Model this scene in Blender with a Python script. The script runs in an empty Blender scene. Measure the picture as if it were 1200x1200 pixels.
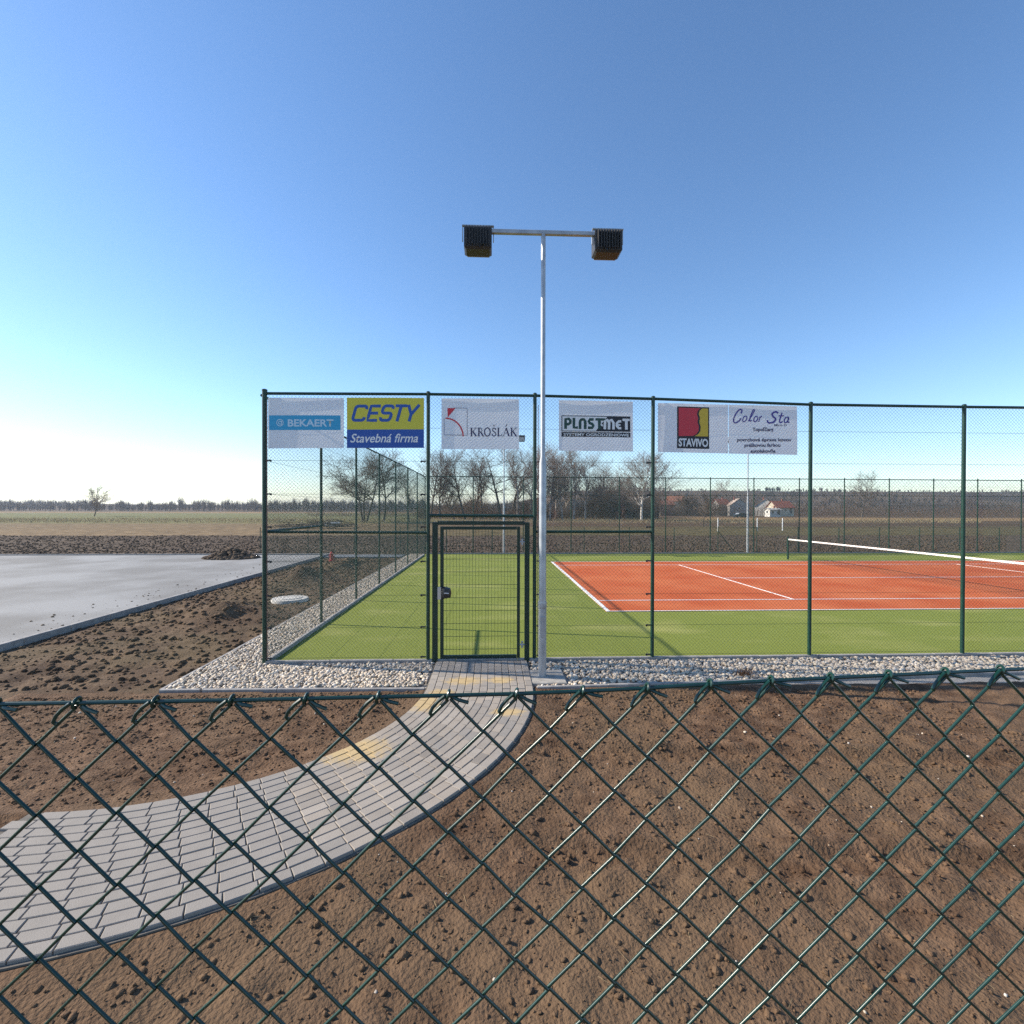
import bpy, math, random
import numpy as np
from mathutils import Vector, Matrix

C = bpy.context.scene.collection
scn = bpy.context.scene
R_ = math.radians

# ------------------------------------------------------------------ camera, sky, sun, exposure
PITCH, ROLL, YAW = -0.0068, 0.0020, 0.0424
CAM = np.array([3.6022, -7.8702, 2.4353])
def _rot():
    c, s = math.cos(YAW), math.sin(YAW); A = np.array([[c, -s, 0], [s, c, 0], [0, 0, 1]])
    c, s = math.cos(PITCH), math.sin(PITCH); B = np.array([[1, 0, 0], [0, c, s], [0, -s, c]])
    K = np.array([[1, 0, 0], [0, 0, -1], [0, 1, 0]])
    c, s = math.cos(ROLL), math.sin(ROLL); D = np.array([[c, -s, 0], [s, c, 0], [0, 0, 1]])
    return D @ K @ B @ A
M = _rot()
cam = bpy.data.cameras.new('camera')
camo = bpy.data.objects.new('camera', cam); C.objects.link(camo)
cam.sensor_width = 36; cam.lens = 36 * 570.66 / 1200
cam.clip_start = 0.02; cam.clip_end = 6000
rm = Matrix.Identity(4)
for i in range(3):
    rm[i][0] = M[0][i]; rm[i][1] = -M[1][i]; rm[i][2] = -M[2][i]; rm[i][3] = CAM[i]
camo.matrix_world = rm
scn.camera = camo

SUN_EL = R_(31.5)
SUN = Vector((-0.981 * math.cos(SUN_EL), 0.193 * math.cos(SUN_EL), math.sin(SUN_EL)))
w = bpy.data.worlds.new('World'); scn.world = w; w.use_nodes = True
nt = w.node_tree; bg = nt.nodes['Background']
sky = nt.nodes.new('ShaderNodeTexSky'); sky.sky_type = 'NISHITA'; sky.sun_disc = False
sky.sun_elevation = SUN_EL; sky.sun_rotation = math.atan2(SUN.x, SUN.y)
sky.air_density = 1.0; sky.dust_density = 0.15; sky.ozone_density = 3.0; sky.altitude = 100
hs = nt.nodes.new('ShaderNodeHueSaturation'); hs.inputs['Saturation'].default_value = 1.10; hs.inputs['Hue'].default_value = 0.501
nt.links.new(sky.outputs[0], hs.inputs['Color']); nt.links.new(hs.outputs[0], bg.inputs[0]); bg.inputs[1].default_value = 0.135
sl = bpy.data.lights.new('sun', 'SUN'); sl.energy = 5.0; sl.angle = R_(0.55); sl.color = (1, 0.91, 0.77)
so = bpy.data.objects.new('sun', sl); C.objects.link(so)
so.rotation_euler = SUN.to_track_quat('Z', 'Y').to_euler(); so.location = (-60, 20, 60)
scn.view_settings.view_transform = 'Standard'; scn.view_settings.look = 'None'
scn.view_settings.exposure = 0.72; scn.view_settings.gamma = 1
scn.view_settings.use_curve_mapping = False
scn.cycles.use_denoising = False
scn.cycles.max_bounces = 6; scn.cycles.transparent_max_bounces = 8

# ------------------------------------------------------------------ measuring from the photograph
def _ray(x, y): return M.T @ np.array([(x - 600) / 570.66, (y - 600) / 570.66, 1])
def ground(x, y, z=0.0):
    d = _ray(x, y); return CAM + (z - CAM[2]) / d[2] * d
def onY(x, y, Y=0.0):
    d = _ray(x, y); return CAM + (Y - CAM[1]) / d[1] * d
def onX(x, y, X=0.0):
    d = _ray(x, y); return CAM + (X - CAM[0]) / d[0] * d
def at_depth(x, y, Z):
    return CAM + _ray(x, y) * Z

# ------------------------------------------------------------------ tagging
def tag(o, label=None, cat=None, group=None, kind=None):
    if label: o['label'] = label
    if cat: o['category'] = cat
    if group: o['group'] = group
    if kind: o['kind'] = kind
    return o
def empty(name, loc=(0, 0, 0), label=None, cat=None, group=None, rz=0.0):
    o = bpy.data.objects.new(name, None); C.objects.link(o)
    o.empty_display_size = 0.2
    o.location = loc; o.rotation_euler = (0, 0, rz)
    return tag(o, label, cat, group)
def link(name, me, parent=None, loc=None):
    o = bpy.data.objects.new(name, me); C.objects.link(o)
    if parent is not None: o.parent = parent
    if loc is not None: o.location = loc
    return o

# ------------------------------------------------------------------ materials
def mat(name, col, rough=0.6, col2=None, scale=5.0, detail=4.0, bump=0.0, bscale=None, metal=0.0, spec=0.5,
        island=None, objrand=None, mid=(0.35, 0.65), coords='pos', trans=0.0):
    m = bpy.data.materials.new(name); m.use_nodes = True
    n = m.node_tree; L = n.links; P = n.nodes['Principled BSDF']
    P.inputs['Roughness'].default_value = rough; P.inputs['Metallic'].default_value = metal
    P.inputs['Specular IOR Level'].default_value = spec
    P.inputs['Base Color'].default_value = (*col, 1)
    geo = n.nodes.new('ShaderNodeNewGeometry'); vec = geo.outputs['Position']
    if coords == 'obj':
        tc = n.nodes.new('ShaderNodeTexCoord'); vec = tc.outputs['Object']
    out = None
    if col2 is not None:
        nz = n.nodes.new('ShaderNodeTexNoise'); nz.inputs['Scale'].default_value = scale; nz.inputs['Detail'].default_value = detail
        L.new(vec, nz.inputs['Vector'])
        cr = n.nodes.new('ShaderNodeValToRGB'); cr.color_ramp.elements[0].position = mid[0]; cr.color_ramp.elements[1].position = mid[1]
        cr.color_ramp.elements[0].color = (*col, 1); cr.color_ramp.elements[1].color = (*col2, 1)
        L.new(nz.outputs['Fac'], cr.inputs['Fac']); out = cr.outputs['Color']
    rnd = None
    if island: rnd = (geo.outputs['Random Per Island'], island)
    if objrand:
        oi = n.nodes.new('ShaderNodeObjectInfo'); rnd = (oi.outputs['Random'], objrand)
    if rnd:
        cr2 = n.nodes.new('ShaderNodeValToRGB'); e = cr2.color_ramp.elements
        cols = rnd[1]
        while len(e) < len(cols): e.new(0.5)
        for i, c in enumerate(cols):
            e[i].position = i / max(1, len(cols) - 1); e[i].color = (*c, 1)
        L.new(rnd[0], cr2.inputs['Fac'])
        if out is None: out = cr2.outputs['Color']
        else:
            mx = n.nodes.new('ShaderNodeMix'); mx.data_type = 'RGBA'; mx.inputs[0].default_value = 0.75
            L.new(out, mx.inputs[6]); L.new(cr2.outputs['Color'], mx.inputs[7]); out = mx.outputs[2]
    if out is not None: L.new(out, P.inputs['Base Color'])
    if bump:
        nb = n.nodes.new('ShaderNodeTexNoise'); nb.inputs['Scale'].default_value = bscale or scale * 4; nb.inputs['Detail'].default_value = 5
        L.new(vec, nb.inputs['Vector'])
        b = n.nodes.new('ShaderNodeBump'); b.inputs['Strength'].default_value = 1.0; b.inputs['Distance'].default_value = bump
        L.new(nb.outputs['Fac'], b.inputs['Height']); L.new(b.outputs['Normal'], P.inputs['Normal'])
    if trans:
        tb = n.nodes.new('ShaderNodeBsdfTranslucent'); tb.inputs['Color'].default_value = (*col, 1)
        if out is not None: L.new(out, tb.inputs['Color'])
        ms = n.nodes.new('ShaderNodeMixShader'); ms.inputs[0].default_value = trans
        L.new(P.outputs[0], ms.inputs[1]); L.new(tb.outputs[0], ms.inputs[2])
        L.new(ms.outputs[0], n.nodes['Material Output'].inputs[0])
    m['_out'] = 1
    return m

GREEN = mat('green_powder_coat', (0.003, 0.030, 0.020), 0.42, (0.004, 0.040, 0.027), 6, bump=0.0004, bscale=40)
GREENW = mat('green_plastic_wire', (0.006, 0.045, 0.032), 0.4)
NEARW = mat('green_coated_wire', (0.005, 0.030, 0.022), 0.30, (0.007, 0.042, 0.031), 90, spec=0.6)
GATEM = mat('dark_green_gate_paint', (0.002, 0.020, 0.012), 0.45, (0.003, 0.028, 0.017), 5)
GALV = mat('galvanised_steel', (0.34, 0.355, 0.375), 0.42, (0.46, 0.47, 0.485), 7, metal=0.45, bump=0.0004, bscale=60)
STEEL = mat('bright_steel', (0.55, 0.55, 0.55), 0.35, metal=0.6)
RUSTY = mat('rusty_rod', (0.16, 0.07, 0.06), 0.7, (0.25, 0.14, 0.13), 40)
BLACK = mat('black_plastic', (0.012, 0.013, 0.015), 0.4)
GLASS = mat('dark_glass', (0.02, 0.025, 0.03), 0.08, spec=0.8)
CONC = mat('concrete', (0.44, 0.42, 0.38), 0.85, (0.58, 0.55, 0.50), 9, bump=0.002, bscale=70)
KERB = mat('kerb_concrete', (0.23, 0.215, 0.205), 0.85, (0.33, 0.31, 0.29), 8, bump=0.002, bscale=90)
STONE = mat('river_gravel', (0.45, 0.42, 0.38), 0.75, island=[(0.20, 0.165, 0.135), (0.58, 0.485, 0.365), (0.42, 0.36, 0.295), (0.66, 0.555, 0.415), (0.29, 0.235, 0.18), (0.52, 0.475, 0.42), (0.46, 0.34, 0.23), (0.70, 0.63, 0.54)])
BARK = mat('dark_bark', (0.055, 0.042, 0.032), 0.9, (0.10, 0.078, 0.062), 1.2)
BARK2 = mat('brown_bark', (0.090, 0.066, 0.050), 0.9, (0.15, 0.115, 0.09), 1.2)
BIRCH = mat('pale_birch_bark', (0.22, 0.18, 0.15), 0.8, (0.42, 0.37, 0.33), 1.6)
TWIG = mat('winter_twigs', (0.125, 0.085, 0.062), 0.9, (0.20, 0.142, 0.105), 0.8)
TWIGP = mat('pale_twigs', (0.21, 0.16, 0.13), 0.9, (0.30, 0.235, 0.195), 0.8)

# ------------------------------------------------------------------ mesh helpers
def np_mesh(name, V, F, m=None, smooth=False):
    """V (n,3), F (k,3|4)"""
    V = np.asarray(V, np.float32); F = np.asarray(F, np.int32)
    me = bpy.data.meshes.new(name)
    me.vertices.add(len(V)); me.vertices.foreach_set('co', V.ravel())
    k = F.shape[1]
    me.loops.add(F.size); me.loops.foreach_set('vertex_index', F.ravel())
    me.polygons.add(len(F)); me.polygons.foreach_set('loop_start', np.arange(len(F), dtype=np.int32) * k)
    me.polygons.foreach_set('loop_total', np.full(len(F), k, np.int32))
    if smooth: me.polygons.foreach_set('use_smooth', np.ones(len(F), bool))
    me.update(calc_edges=True)
    if m: me.materials.append(m)
    return me

def prisms(P0, P1, R0, R1, n=3):
    """open tapered prisms for many segments at once"""
    P0 = np.asarray(P0, float); P1 = np.asarray(P1, float); R0 = np.asarray(R0, float); R1 = np.asarray(R1, float)
    D = P1 - P0; L = np.linalg.norm(D, axis=1, keepdims=True); D = D / np.maximum(L, 1e-9)
    up = np.where(np.abs(D[:, 2:3]) > 0.9, np.array([[1., 0, 0]]), np.array([[0, 0, 1.]]))
    A = np.cross(D, up); A /= np.maximum(np.linalg.norm(A, axis=1, keepdims=True), 1e-9); B = np.cross(D, A)
    N = len(P0); V = np.zeros((N, 2 * n, 3))
    for k in range(n):
        a = 2 * math.pi * k / n; o = math.cos(a) * A + math.sin(a) * B
        V[:, k] = P0 + o * R0[:, None]; V[:, n + k] = P1 + o * R1[:, None]
    base = (np.arange(N) * 2 * n)[:, None]
    F = np.concatenate([base + np.array([[k, (k + 1) % n, n + (k + 1) % n, n + k]]) for k in range(n)], 0)
    return V.reshape(-1, 3), F

class MB:
    def __init__(s): s.v = []; s.f = []
    def add(s, vs, fs):
        b = len(s.v); s.v += [tuple(map(float, p)) for p in vs]; s.f += [tuple(b + i for i in f) for f in fs]; return s
    def box(s, c, d, rz=0.0, bev=0.0):
        hx, hy, hz = d[0] / 2, d[1] / 2, d[2] / 2
        if bev <= 0:
            P = [(x, y, z) for z in (-hz, hz) for x, y in ((-hx, -hy), (hx, -hy), (hx, hy), (-hx, hy))]
            Fs = [(3, 2, 1, 0), (4, 5, 6, 7)] + [(k, (k + 1) % 4, 4 + (k + 1) % 4, 4 + k) for k in range(4)]
        else:
            b = bev; P = []
            for z, i in ((-hz, b), (-hz + b, 0), (hz - b, 0), (hz, b)):
                P += [(x, y, z) for x, y in ((-hx + i, -hy + i), (hx - i, -hy + i), (hx - i, hy - i), (-hx + i, hy - i))]
            Fs = [(3, 2, 1, 0), (12, 13, 14, 15)] + [(4 * r + k, 4 * r + (k + 1) % 4, 4 * r + 4 + (k + 1) % 4, 4 * r + 4 + k) for r in range(3) for k in range(4)]
        cs, sn = math.cos(rz), math.sin(rz)
        return s.add([(c[0] + x * cs - y * sn, c[1] + x * sn + y * cs, c[2] + z) for x, y, z in P], Fs)
    def tube(s, pts, r, n=10, cap=True):
        pts = [Vector(p) for p in pts]; rs = r if isinstance(r, (list, tuple)) else [r] * len(pts)
        V = []; F = []; A = None
        for i, p in enumerate(pts):
            d = (pts[min(i + 1, len(pts) - 1)] - pts[max(i - 1, 0)]).normalized()
            if A is None:
                A = d.cross(Vector((0, 0, 1)) if abs(d.z) < 0.9 else Vector((1, 0, 0))).normalized()
            else:
                A = (A - d * A.dot(d)).normalized()
            B = d.cross(A)
            for k in range(n):
                a = 2 * math.pi * k / n
                V.append(p + (A * math.cos(a) + B * math.sin(a)) * rs[i])
        for i in range(len(pts) - 1):
            for k in range(n):
                F.append((i * n + k, i * n + (k + 1) % n, (i + 1) * n + (k + 1) % n, (i + 1) * n + k))
        if cap:
            F.append(tuple(range(n - 1, -1, -1))); F.append(tuple((len(pts) - 1) * n + k for k in range(n)))
        return s.add(V, F)
    def lathe(s, prof, c=(0, 0, 0), n=20):
        V = []; F = []
        for r, z in prof:
            for k in range(n):
                a = 2 * math.pi * k / n; V.append((c[0] + r * math.cos(a), c[1] + r * math.sin(a), c[2] + z))
        for i in range(len(prof) - 1):
            for k in range(n):
                F.append((i * n + k, i * n + (k + 1) % n, (i + 1) * n + (k + 1) % n, (i + 1) * n + k))
        F.append(tuple(range(n - 1, -1, -1))); F.append(tuple((len(prof) - 1) * n + k for k in range(n)))
        return s.add(V, F)
    def mesh(s, name, m=None, smooth=False):
        me = bpy.data.meshes.new(name); me.from_pydata(s.v, [], s.f)
        if smooth:
            me.polygons.foreach_set('use_smooth', [True] * len(me.polygons))
            try: me.set_sharp_from_angle(angle=R_(40))
            except Exception: pass
        me.update()
        if m: me.materials.append(m)
        return me
    def build(s, name, m=None, parent=None, smooth=False, loc=None):
        return link(name, s.mesh(name, m, smooth), parent, loc)

# value noise on numpy grids
_rs = np.random.RandomState(7); _T = _rs.rand(256, 256)
def vnoise(x, y):
    xi = np.floor(x).astype(int); yi = np.floor(y).astype(int); fx = x - xi; fy = y - yi
    fx = fx * fx * (3 - 2 * fx); fy = fy * fy * (3 - 2 * fy)
    a = _T[xi % 256, yi % 256]; b = _T[(xi + 1) % 256, yi % 256]; c = _T[xi % 256, (yi + 1) % 256]; d = _T[(xi + 1) % 256, (yi + 1) % 256]
    return (a * (1 - fx) + b * fx) * (1 - fy) + (c * (1 - fx) + d * fx) * fy
def fnoise(x, y, sc, octs=4, gain=0.5):
    t = 0; a = 1; tot = 0
    for o in range(octs):
        t = t + a * vnoise(x * sc + 17.3 * o, y * sc + 9.1 * o); tot += a; a *= gain; sc *= 2.07
    return t / tot - 0.5
def grid_mesh(name, xs, ys, hf, m, smooth=True):
    X, Y = np.meshgrid(xs, ys); Z = hf(X, Y)
    V = np.stack([X, Y, Z], -1).reshape(-1, 3); nx, ny = len(xs), len(ys)
    i = np.arange(nx - 1)[None, :] + np.arange(ny - 1)[:, None] * nx; i = i.ravel()[:, None]
    F = i + np.array([[0, 1, nx + 1, nx]])
    return np_mesh(name, V, F, m, smooth)

# icosahedron lump scatter
_g = (1 + 5 ** .5) / 2
ICO = np.array([(-1, _g, 0), (1, _g, 0), (-1, -_g, 0), (1, -_g, 0), (0, -1, _g), (0, 1, _g), (0, -1, -_g), (0, 1, -_g), (_g, 0, -1), (_g, 0, 1), (-_g, 0, -1), (-_g, 0, 1)]) / 1.9
ICF = np.array([(0, 11, 5), (0, 5, 1), (0, 1, 7), (0, 7, 10), (0, 10, 11), (1, 5, 9), (5, 11, 4), (11, 10, 2), (10, 7, 6), (7, 1, 8), (3, 9, 4), (3, 4, 2), (3, 2, 6), (3, 6, 8), (3, 8, 9), (4, 9, 5), (2, 4, 11), (6, 2, 10), (8, 6, 7), (9, 8, 1)])
def lumps(name, pos, size, rs, m, flat=(0.45, 0.8), jag=0.22, smooth=False):
    N = len(pos); S = np.stack([size * rs.uniform(.75, 1.3, N), size * rs.uniform(.7, 1.1, N), size * rs.uniform(flat[0], flat[1], N)], 1)
    V = ICO[None] * S[:, None, :] * (1 + jag * rs.uniform(-1, 1, (N, 12, 1)))
    a = rs.uniform(0, 6.28, N); t = rs.uniform(-.5, .5, N)
    ca, sa = np.cos(a)[:, None], np.sin(a)[:, None]; ct, st = np.cos(t)[:, None], np.sin(t)[:, None]
    x = V[..., 0] * ct - V[..., 2] * st; z = V[..., 0] * st + V[..., 2] * ct; y = V[..., 1]
    V = np.stack([x * ca - y * sa, x * sa + y * ca, z], -1) + pos[:, None, :]
    F = (ICF[None] + (np.arange(N) * 12)[:, None, None]).reshape(-1, 3)
    return np_mesh(name, V.reshape(-1, 3), F, m, smooth)

# ------------------------------------------------------------------ ground and terrain
D = 18.8          # depth of the fenced court
CX, CY = 6.375, 3.72
def soil_mat(name, c1, c2, c3, s1=3.0, s2=22.0, bump=0.02):
    m = mat(name, c1, 0.95, c2, s1, 6, bump=bump, bscale=s2, spec=0.15)
    n = m.node_tree; L = n.links; P = n.nodes['Principled BSDF']
    src = P.inputs['Base Color'].links[0].from_socket
    nz = n.nodes.new('ShaderNodeTexNoise'); nz.inputs['Scale'].default_value = 0.5; nz.inputs['Detail'].default_value = 3
    geo = [x for x in n.nodes if x.type == 'NEW_GEOMETRY'][0]; L.new(geo.outputs['Position'], nz.inputs['Vector'])
    rr = n.nodes.new('ShaderNodeMapRange'); rr.inputs[1].default_value = .45; rr.inputs[2].default_value = .62; L.new(nz.outputs['Fac'], rr.inputs[0])
    mx = n.nodes.new('ShaderNodeMix'); mx.data_type = 'RGBA'; mx.inputs[7].default_value = (*c3, 1)
    L.new(rr.outputs[0], mx.inputs[0]); L.new(src, mx.inputs[6]); L.new(mx.outputs[2], P.inputs['Base Color'])
    return m
SOIL = soil_mat('bare_soil', (0.080, 0.045, 0.026), (0.165, 0.100, 0.060), (0.135, 0.085, 0.050), 5.0, 38.0, 0.022)
SOILD = soil_mat('ploughed_soil', (0.060, 0.042, 0.030), (0.125, 0.090, 0.064), (0.10, 0.072, 0.050), 2.0, 16.0, 0.02)
SOILL = soil_mat('dug_soil', (0.060, 0.036, 0.022), (0.150, 0.100, 0.062), (0.115, 0.080, 0.046), 1.6, 30.0)

def field_material():
    m = bpy.data.materials.new('fields'); m.use_nodes = True
    n = m.node_tree; L = n.links; P = n.nodes['Principled BSDF']; P.inputs['Roughness'].default_value = 0.95
    P.inputs['Specular IOR Level'].default_value = 0.1
    geo = n.nodes.new('ShaderNodeNewGeometry'); sp = n.nodes.new('ShaderNodeSeparateXYZ'); L.new(geo.outputs['Position'], sp.inputs[0])
    nz = n.nodes.new('ShaderNodeTexNoise'); nz.inputs['Scale'].default_value = 0.06; nz.inputs['Detail'].default_value = 6
    L.new(geo.outputs['Position'], nz.inputs['Vector'])
    wob = n.nodes.new('ShaderNodeMath'); wob.operation = 'MULTIPLY_ADD'; wob.inputs[1].default_value = 16.0
    L.new(nz.outputs['Fac'], wob.inputs[0]); L.new(sp.outputs[1], wob.inputs[2])
    def ramp(stops, top):
        mr = n.nodes.new('ShaderNodeMapRange'); mr.inputs[1].default_value = 0; mr.inputs[2].default_value = top
        L.new(wob.outputs[0], mr.inputs[0])
        cr = n.nodes.new('ShaderNodeValToRGB'); e = cr.color_ramp.elements
        while len(e) < len(stops): e.new(0.5)
        for i, (p, c) in enumerate(stops): e[i].position = p / top; e[i].color = (*c, 1)
        L.new(mr.outputs[0], cr.inputs[0]); return cr.outputs[0]
    br = (0.115, 0.074, 0.044); grn = (0.112, 0.086, 0.040); tan = (0.25, 0.155, 0.072); dk = (0.092, 0.058, 0.035); ol = (0.130, 0.098, 0.050)
    rt = ramp([(0, br), (45, br), (47, grn), (62, grn), (72, ol), (78, dk), (112, br), (118, tan), (146, tan), (160, br), (320, br)], 400)
    lf = ramp([(0, br), (45, br), (50, (0.19, 0.13, 0.07)), (84, (0.17, 0.12, 0.065)), (96, (0.155, 0.145, 0.06)), (250, (0.15, 0.15, 0.065)), (300, tan), (380, (0.17, 0.13, 0.08))], 400)
    side = n.nodes.new('ShaderNodeMapRange'); side.inputs[1].default_value = -16; side.inputs[2].default_value = 4
    L.new(sp.outputs[0], side.inputs[0])
    mx = n.nodes.new('ShaderNodeMix'); mx.data_type = 'RGBA'; L.new(side.outputs[0], mx.inputs[0]); L.new(lf, mx.inputs[6]); L.new(rt, mx.inputs[7])
    n2 = n.nodes.new('ShaderNodeTexNoise'); n2.inputs['Scale'].default_value = 0.9; n2.inputs['Detail'].default_value = 8
    L.new(geo.outputs['Position'], n2.inputs['Vector'])
    mr2 = n.nodes.new('ShaderNodeMapRange'); mr2.inputs[1].default_value = .3; mr2.inputs[2].default_value = .7; mr2.inputs[3].default_value = .55; mr2.inputs[4].default_value = 1.4
    L.new(n2.outputs['Fac'], mr2.inputs[0])
    mm = n.nodes.new('ShaderNodeMix'); mm.data_type = 'RGBA'; mm.blend_type = 'MULTIPLY'; mm.inputs[0].default_value = 1
    L.new(mx.outputs[2], mm.inputs[6]); L.new(mr2.outputs[0], mm.inputs[7]); L.new(mm.outputs[2], P.inputs['Base Color'])
    b = n.nodes.new('ShaderNodeBump'); b.inputs['Distance'].default_value = 0.15; L.new(n2.outputs['Fac'], b.inputs['Height']); L.new(b.outputs[0], P.inputs['Normal'])
    return m
FIELD = field_material()

def spaced(a, b, n, pw=1.0):
    t = np.linspace(-1, 1, n); return (a + b) / 2 + (b - a) / 2 * np.sign(t) * np.abs(t) ** pw
def far_h(X, Y):
    base = -0.30 + 0.35 * fnoise(X, Y, 0.03, 3) * np.clip((Y - 45) / 60, 0, 1)
    return base
tag(link('ground', grid_mesh('ground', spaced(-2600, 2600, 121, 3), np.concatenate([np.linspace(-60, 200, 90), np.linspace(210, 2600, 60)]), far_h, FIELD)), kind='structure')

def hill_h(X, Y):
    dx = X - CAM[0]; dy = Y - CAM[1]; u = dx / np.maximum(dy, 1)
    k = np.clip((u - (-0.02)) / 0.22, 0, 1); k = k * k * (3 - 2 * k)
    kl = np.clip((-0.16 - u) / 0.3, 0, 1)
    rise = np.clip((Y - 260) / 380, 0, 1); rise = rise * rise * (3 - 2 * rise)
    return -3.0 + rise * (8 + 21 * k + 1.5 * kl + 3.5 * fnoise(X, Y, 0.006, 4) + 2.0 * fnoise(X, Y, 0.03, 2))
HILLM = mat('winter_hillside', (0.055, 0.034, 0.020), 0.95, (0.115, 0.075, 0.042), 0.012, 9, spec=0.1, mid=(0.4, 0.6))
tag(link('hills', grid_mesh('hills', np.linspace(-1500, 1700, 161), np.linspace(255, 1100, 60), hill_h, HILLM)), kind='structure')

def soil_front_h(X, Y):
    z = -0.065 + 0.05 * fnoise(X, Y, 0.9, 3) + 0.075 * fnoise(X, Y, 6, 4, 0.6)
    pc = path_dist(X, Y)
    for yr in (-3.05, -4.55):
        yy = Y - yr - .25 * np.sin(X * .35 + 1) - .03 * np.sin(X * 2.1)
        g = np.exp(-(yy / .13) ** 4) * np.clip((X - 3.2) / .8, 0, 1)
        z = z * (1 - .75 * g) - g * (.085 + .012 * np.sign(np.sin((X + np.abs(yy) * .8) * 42))) + .035 * np.exp(-((np.abs(yy) - .2) / .06) ** 2) * np.clip((X - 3.2) / .8, 0, 1) * (.4 + vnoise(X * 5, Y * 5))
    kx = np.where(X < 3.5, -1.15 - (X + .3) * .0233, -1.20 + (X - 4.23) * .048)
    edge = np.clip((kx - Y - .03) / 0.35, 0, 1); z = z * edge + -0.034 * (1 - edge)
    z = np.where(Y > kx - .03, -.075, z)
    t = np.clip((pc - .78) / .3, 0, 1)
    return np.where(pc < .70, -.10, (z * t) + (-.03 + .15 * (z + .06)) * (1 - t))
# the paved path: straight from the gate, then bending left
PXC, PY0, PY1, PR = 3.455, -0.09, -1.15, 3.4
def path_pt(s, o):
    s1 = PY0 - PY1
    if s <= s1: return PXC + o, PY0 - s, 0.0
    th = (s - s1) / PR
    return PXC - PR + (PR + o) * math.cos(th), PY1 - (PR + o) * math.sin(th), -th
def path_dist(X, Y):
    cx = PXC - PR; r = np.sqrt((X - cx) ** 2 + (Y - PY1) ** 2)
    arc = np.where((Y < PY1), np.abs(r - PR), 9.0)
    st = np.where((Y >= PY1) & (Y < 0), np.abs(X - PXC), 9.0)
    return np.minimum(arc, st)
tag(link('soil', grid_mesh('soil', np.arange(-4.84, 16, 0.045), np.arange(-7.6, -1.13, 0.04), soil_front_h, SOIL, True)), kind='structure')
def soil_left_h(X, Y):
    z = -0.06 + 0.10 * fnoise(X, Y, 0.7, 3) + 0.08 * fnoise(X, Y, 4, 4, 0.6)
    mound = 0.30 * np.exp(-((X + 3.0) / .9) ** 2 - ((Y - 9.5) / 2.2) ** 2) + 0.26 * np.exp(-((X + 2.6) / .9) ** 2 - ((Y - 3.6) / 0.9) ** 2) + 0.22 * np.exp(-((X + 2.5) / .8) ** 2 - ((Y - 12.5) / 1.5) ** 2)
    mound = mound * (0.6 + 1.2 * vnoise(X * 2.1, Y * 2.1))
    e = np.clip((-0.90 - X) / .5, 0, 1) * np.clip((X + 4.86) / .4, 0, 1)
    dd = np.clip((np.hypot(X + 1.82, Y - 5.5) - .5) / .4, 0, 1)
    k0 = np.clip((Y + 1.15) / .3, 0, 1)
    return ((z + mound * dd) * e + -0.055 * (1 - e)) * k0 + -.085 * (1 - k0)
tag(link('soil', grid_mesh('dug_soil', np.arange(-4.86, -0.88, 0.05), np.arange(-1.30, 18.7, 0.05), soil_left_h, SOILL, True)), kind='structure')
def plough_h(X, Y):
    return -0.10 + 0.12 * fnoise(X, Y, 0.5, 2) + 0.15 * fnoise(X, Y, 3.2, 3, 0.6)
tag(link('ploughed_field', grid_mesh('ploughed_field', np.arange(-50, 58, 0.17), np.arange(19.15, 38, 0.16), plough_h, SOILD, False)), kind='structure')
rs = np.random.RandomState(3)
n = 16000
Yc = 19.6 + 18 * rs.rand(n) ** 1.2; Xc = CAM[0] + rs.uniform(-1.1, 1.1, n) * (Yc + 8)
tag(link('soil_clods', lumps('soil_clods', np.stack([Xc, Yc, plough_h(Xc, Yc) + .02], 1), rs.uniform(.03, .085, n), rs, SOILD)), kind='stuff')
n = 26000
Xc = rs.uniform(-3.5, 9.5, n); Yc = -1.28 - 4.4 * rs.rand(n) ** 1.5
k = (path_dist(Xc, Yc) > 0.84) ; Xc, Yc = Xc[k], Yc[k]
tag(link('soil_clods', lumps('soil_clods', np.stack([Xc, Yc, soil_front_h(Xc, Yc) + .002], 1), 0.005 + 0.024 * rs.rand(len(Xc)) ** 5, rs, SOIL, (.35, .7), .45)), kind='stuff')
n = 5000
Xc = rs.uniform(-4.8, -.95, n); Yc = rs.uniform(-1, 18, n)
k = np.hypot(Xc + 1.82, Yc - 5.5) > .5; Xc, Yc = Xc[k], Yc[k]
tag(link('soil_clods', lumps('soil_clods', np.stack([Xc, Yc, soil_left_h(Xc, Yc) + .005], 1), 0.012 + 0.06 * rs.rand(len(Xc)) ** 2.5, rs, SOILL)), kind='stuff')

r0 = np.random.RandomState(17); n = 170
Xc = r0.uniform(-3.5, 9, n); Yc = -1.4 - 4.2 * r0.rand(n) ** 1.3; k = path_dist(Xc, Yc) > .84; Xc, Yc = Xc[k], Yc[k]
tag(link('pebbles', lumps('pebbles', np.stack([Xc, Yc, soil_front_h(Xc, Yc) + .003], 1), 0.005 + .014 * r0.rand(len(Xc)) ** 3, r0, STONE)), kind='stuff')
STRAW = mat('dry_straw', (.30, .22, .12), .9)
n = 500; Xc = r0.uniform(-3.5, 9, n); Yc = -1.5 - 4.2 * r0.rand(n); k = path_dist(Xc, Yc) > .84; Xc, Yc = Xc[k], Yc[k]; n = len(Xc)
a = r0.uniform(0, 6.28, n); lw = r0.uniform(.03, .10, n); P0 = np.stack([Xc, Yc, soil_front_h(Xc, Yc) + .008], 1)
P1 = P0 + np.stack([np.cos(a) * lw, np.sin(a) * lw, r0.uniform(-.002, .012, n)], 1)
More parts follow.
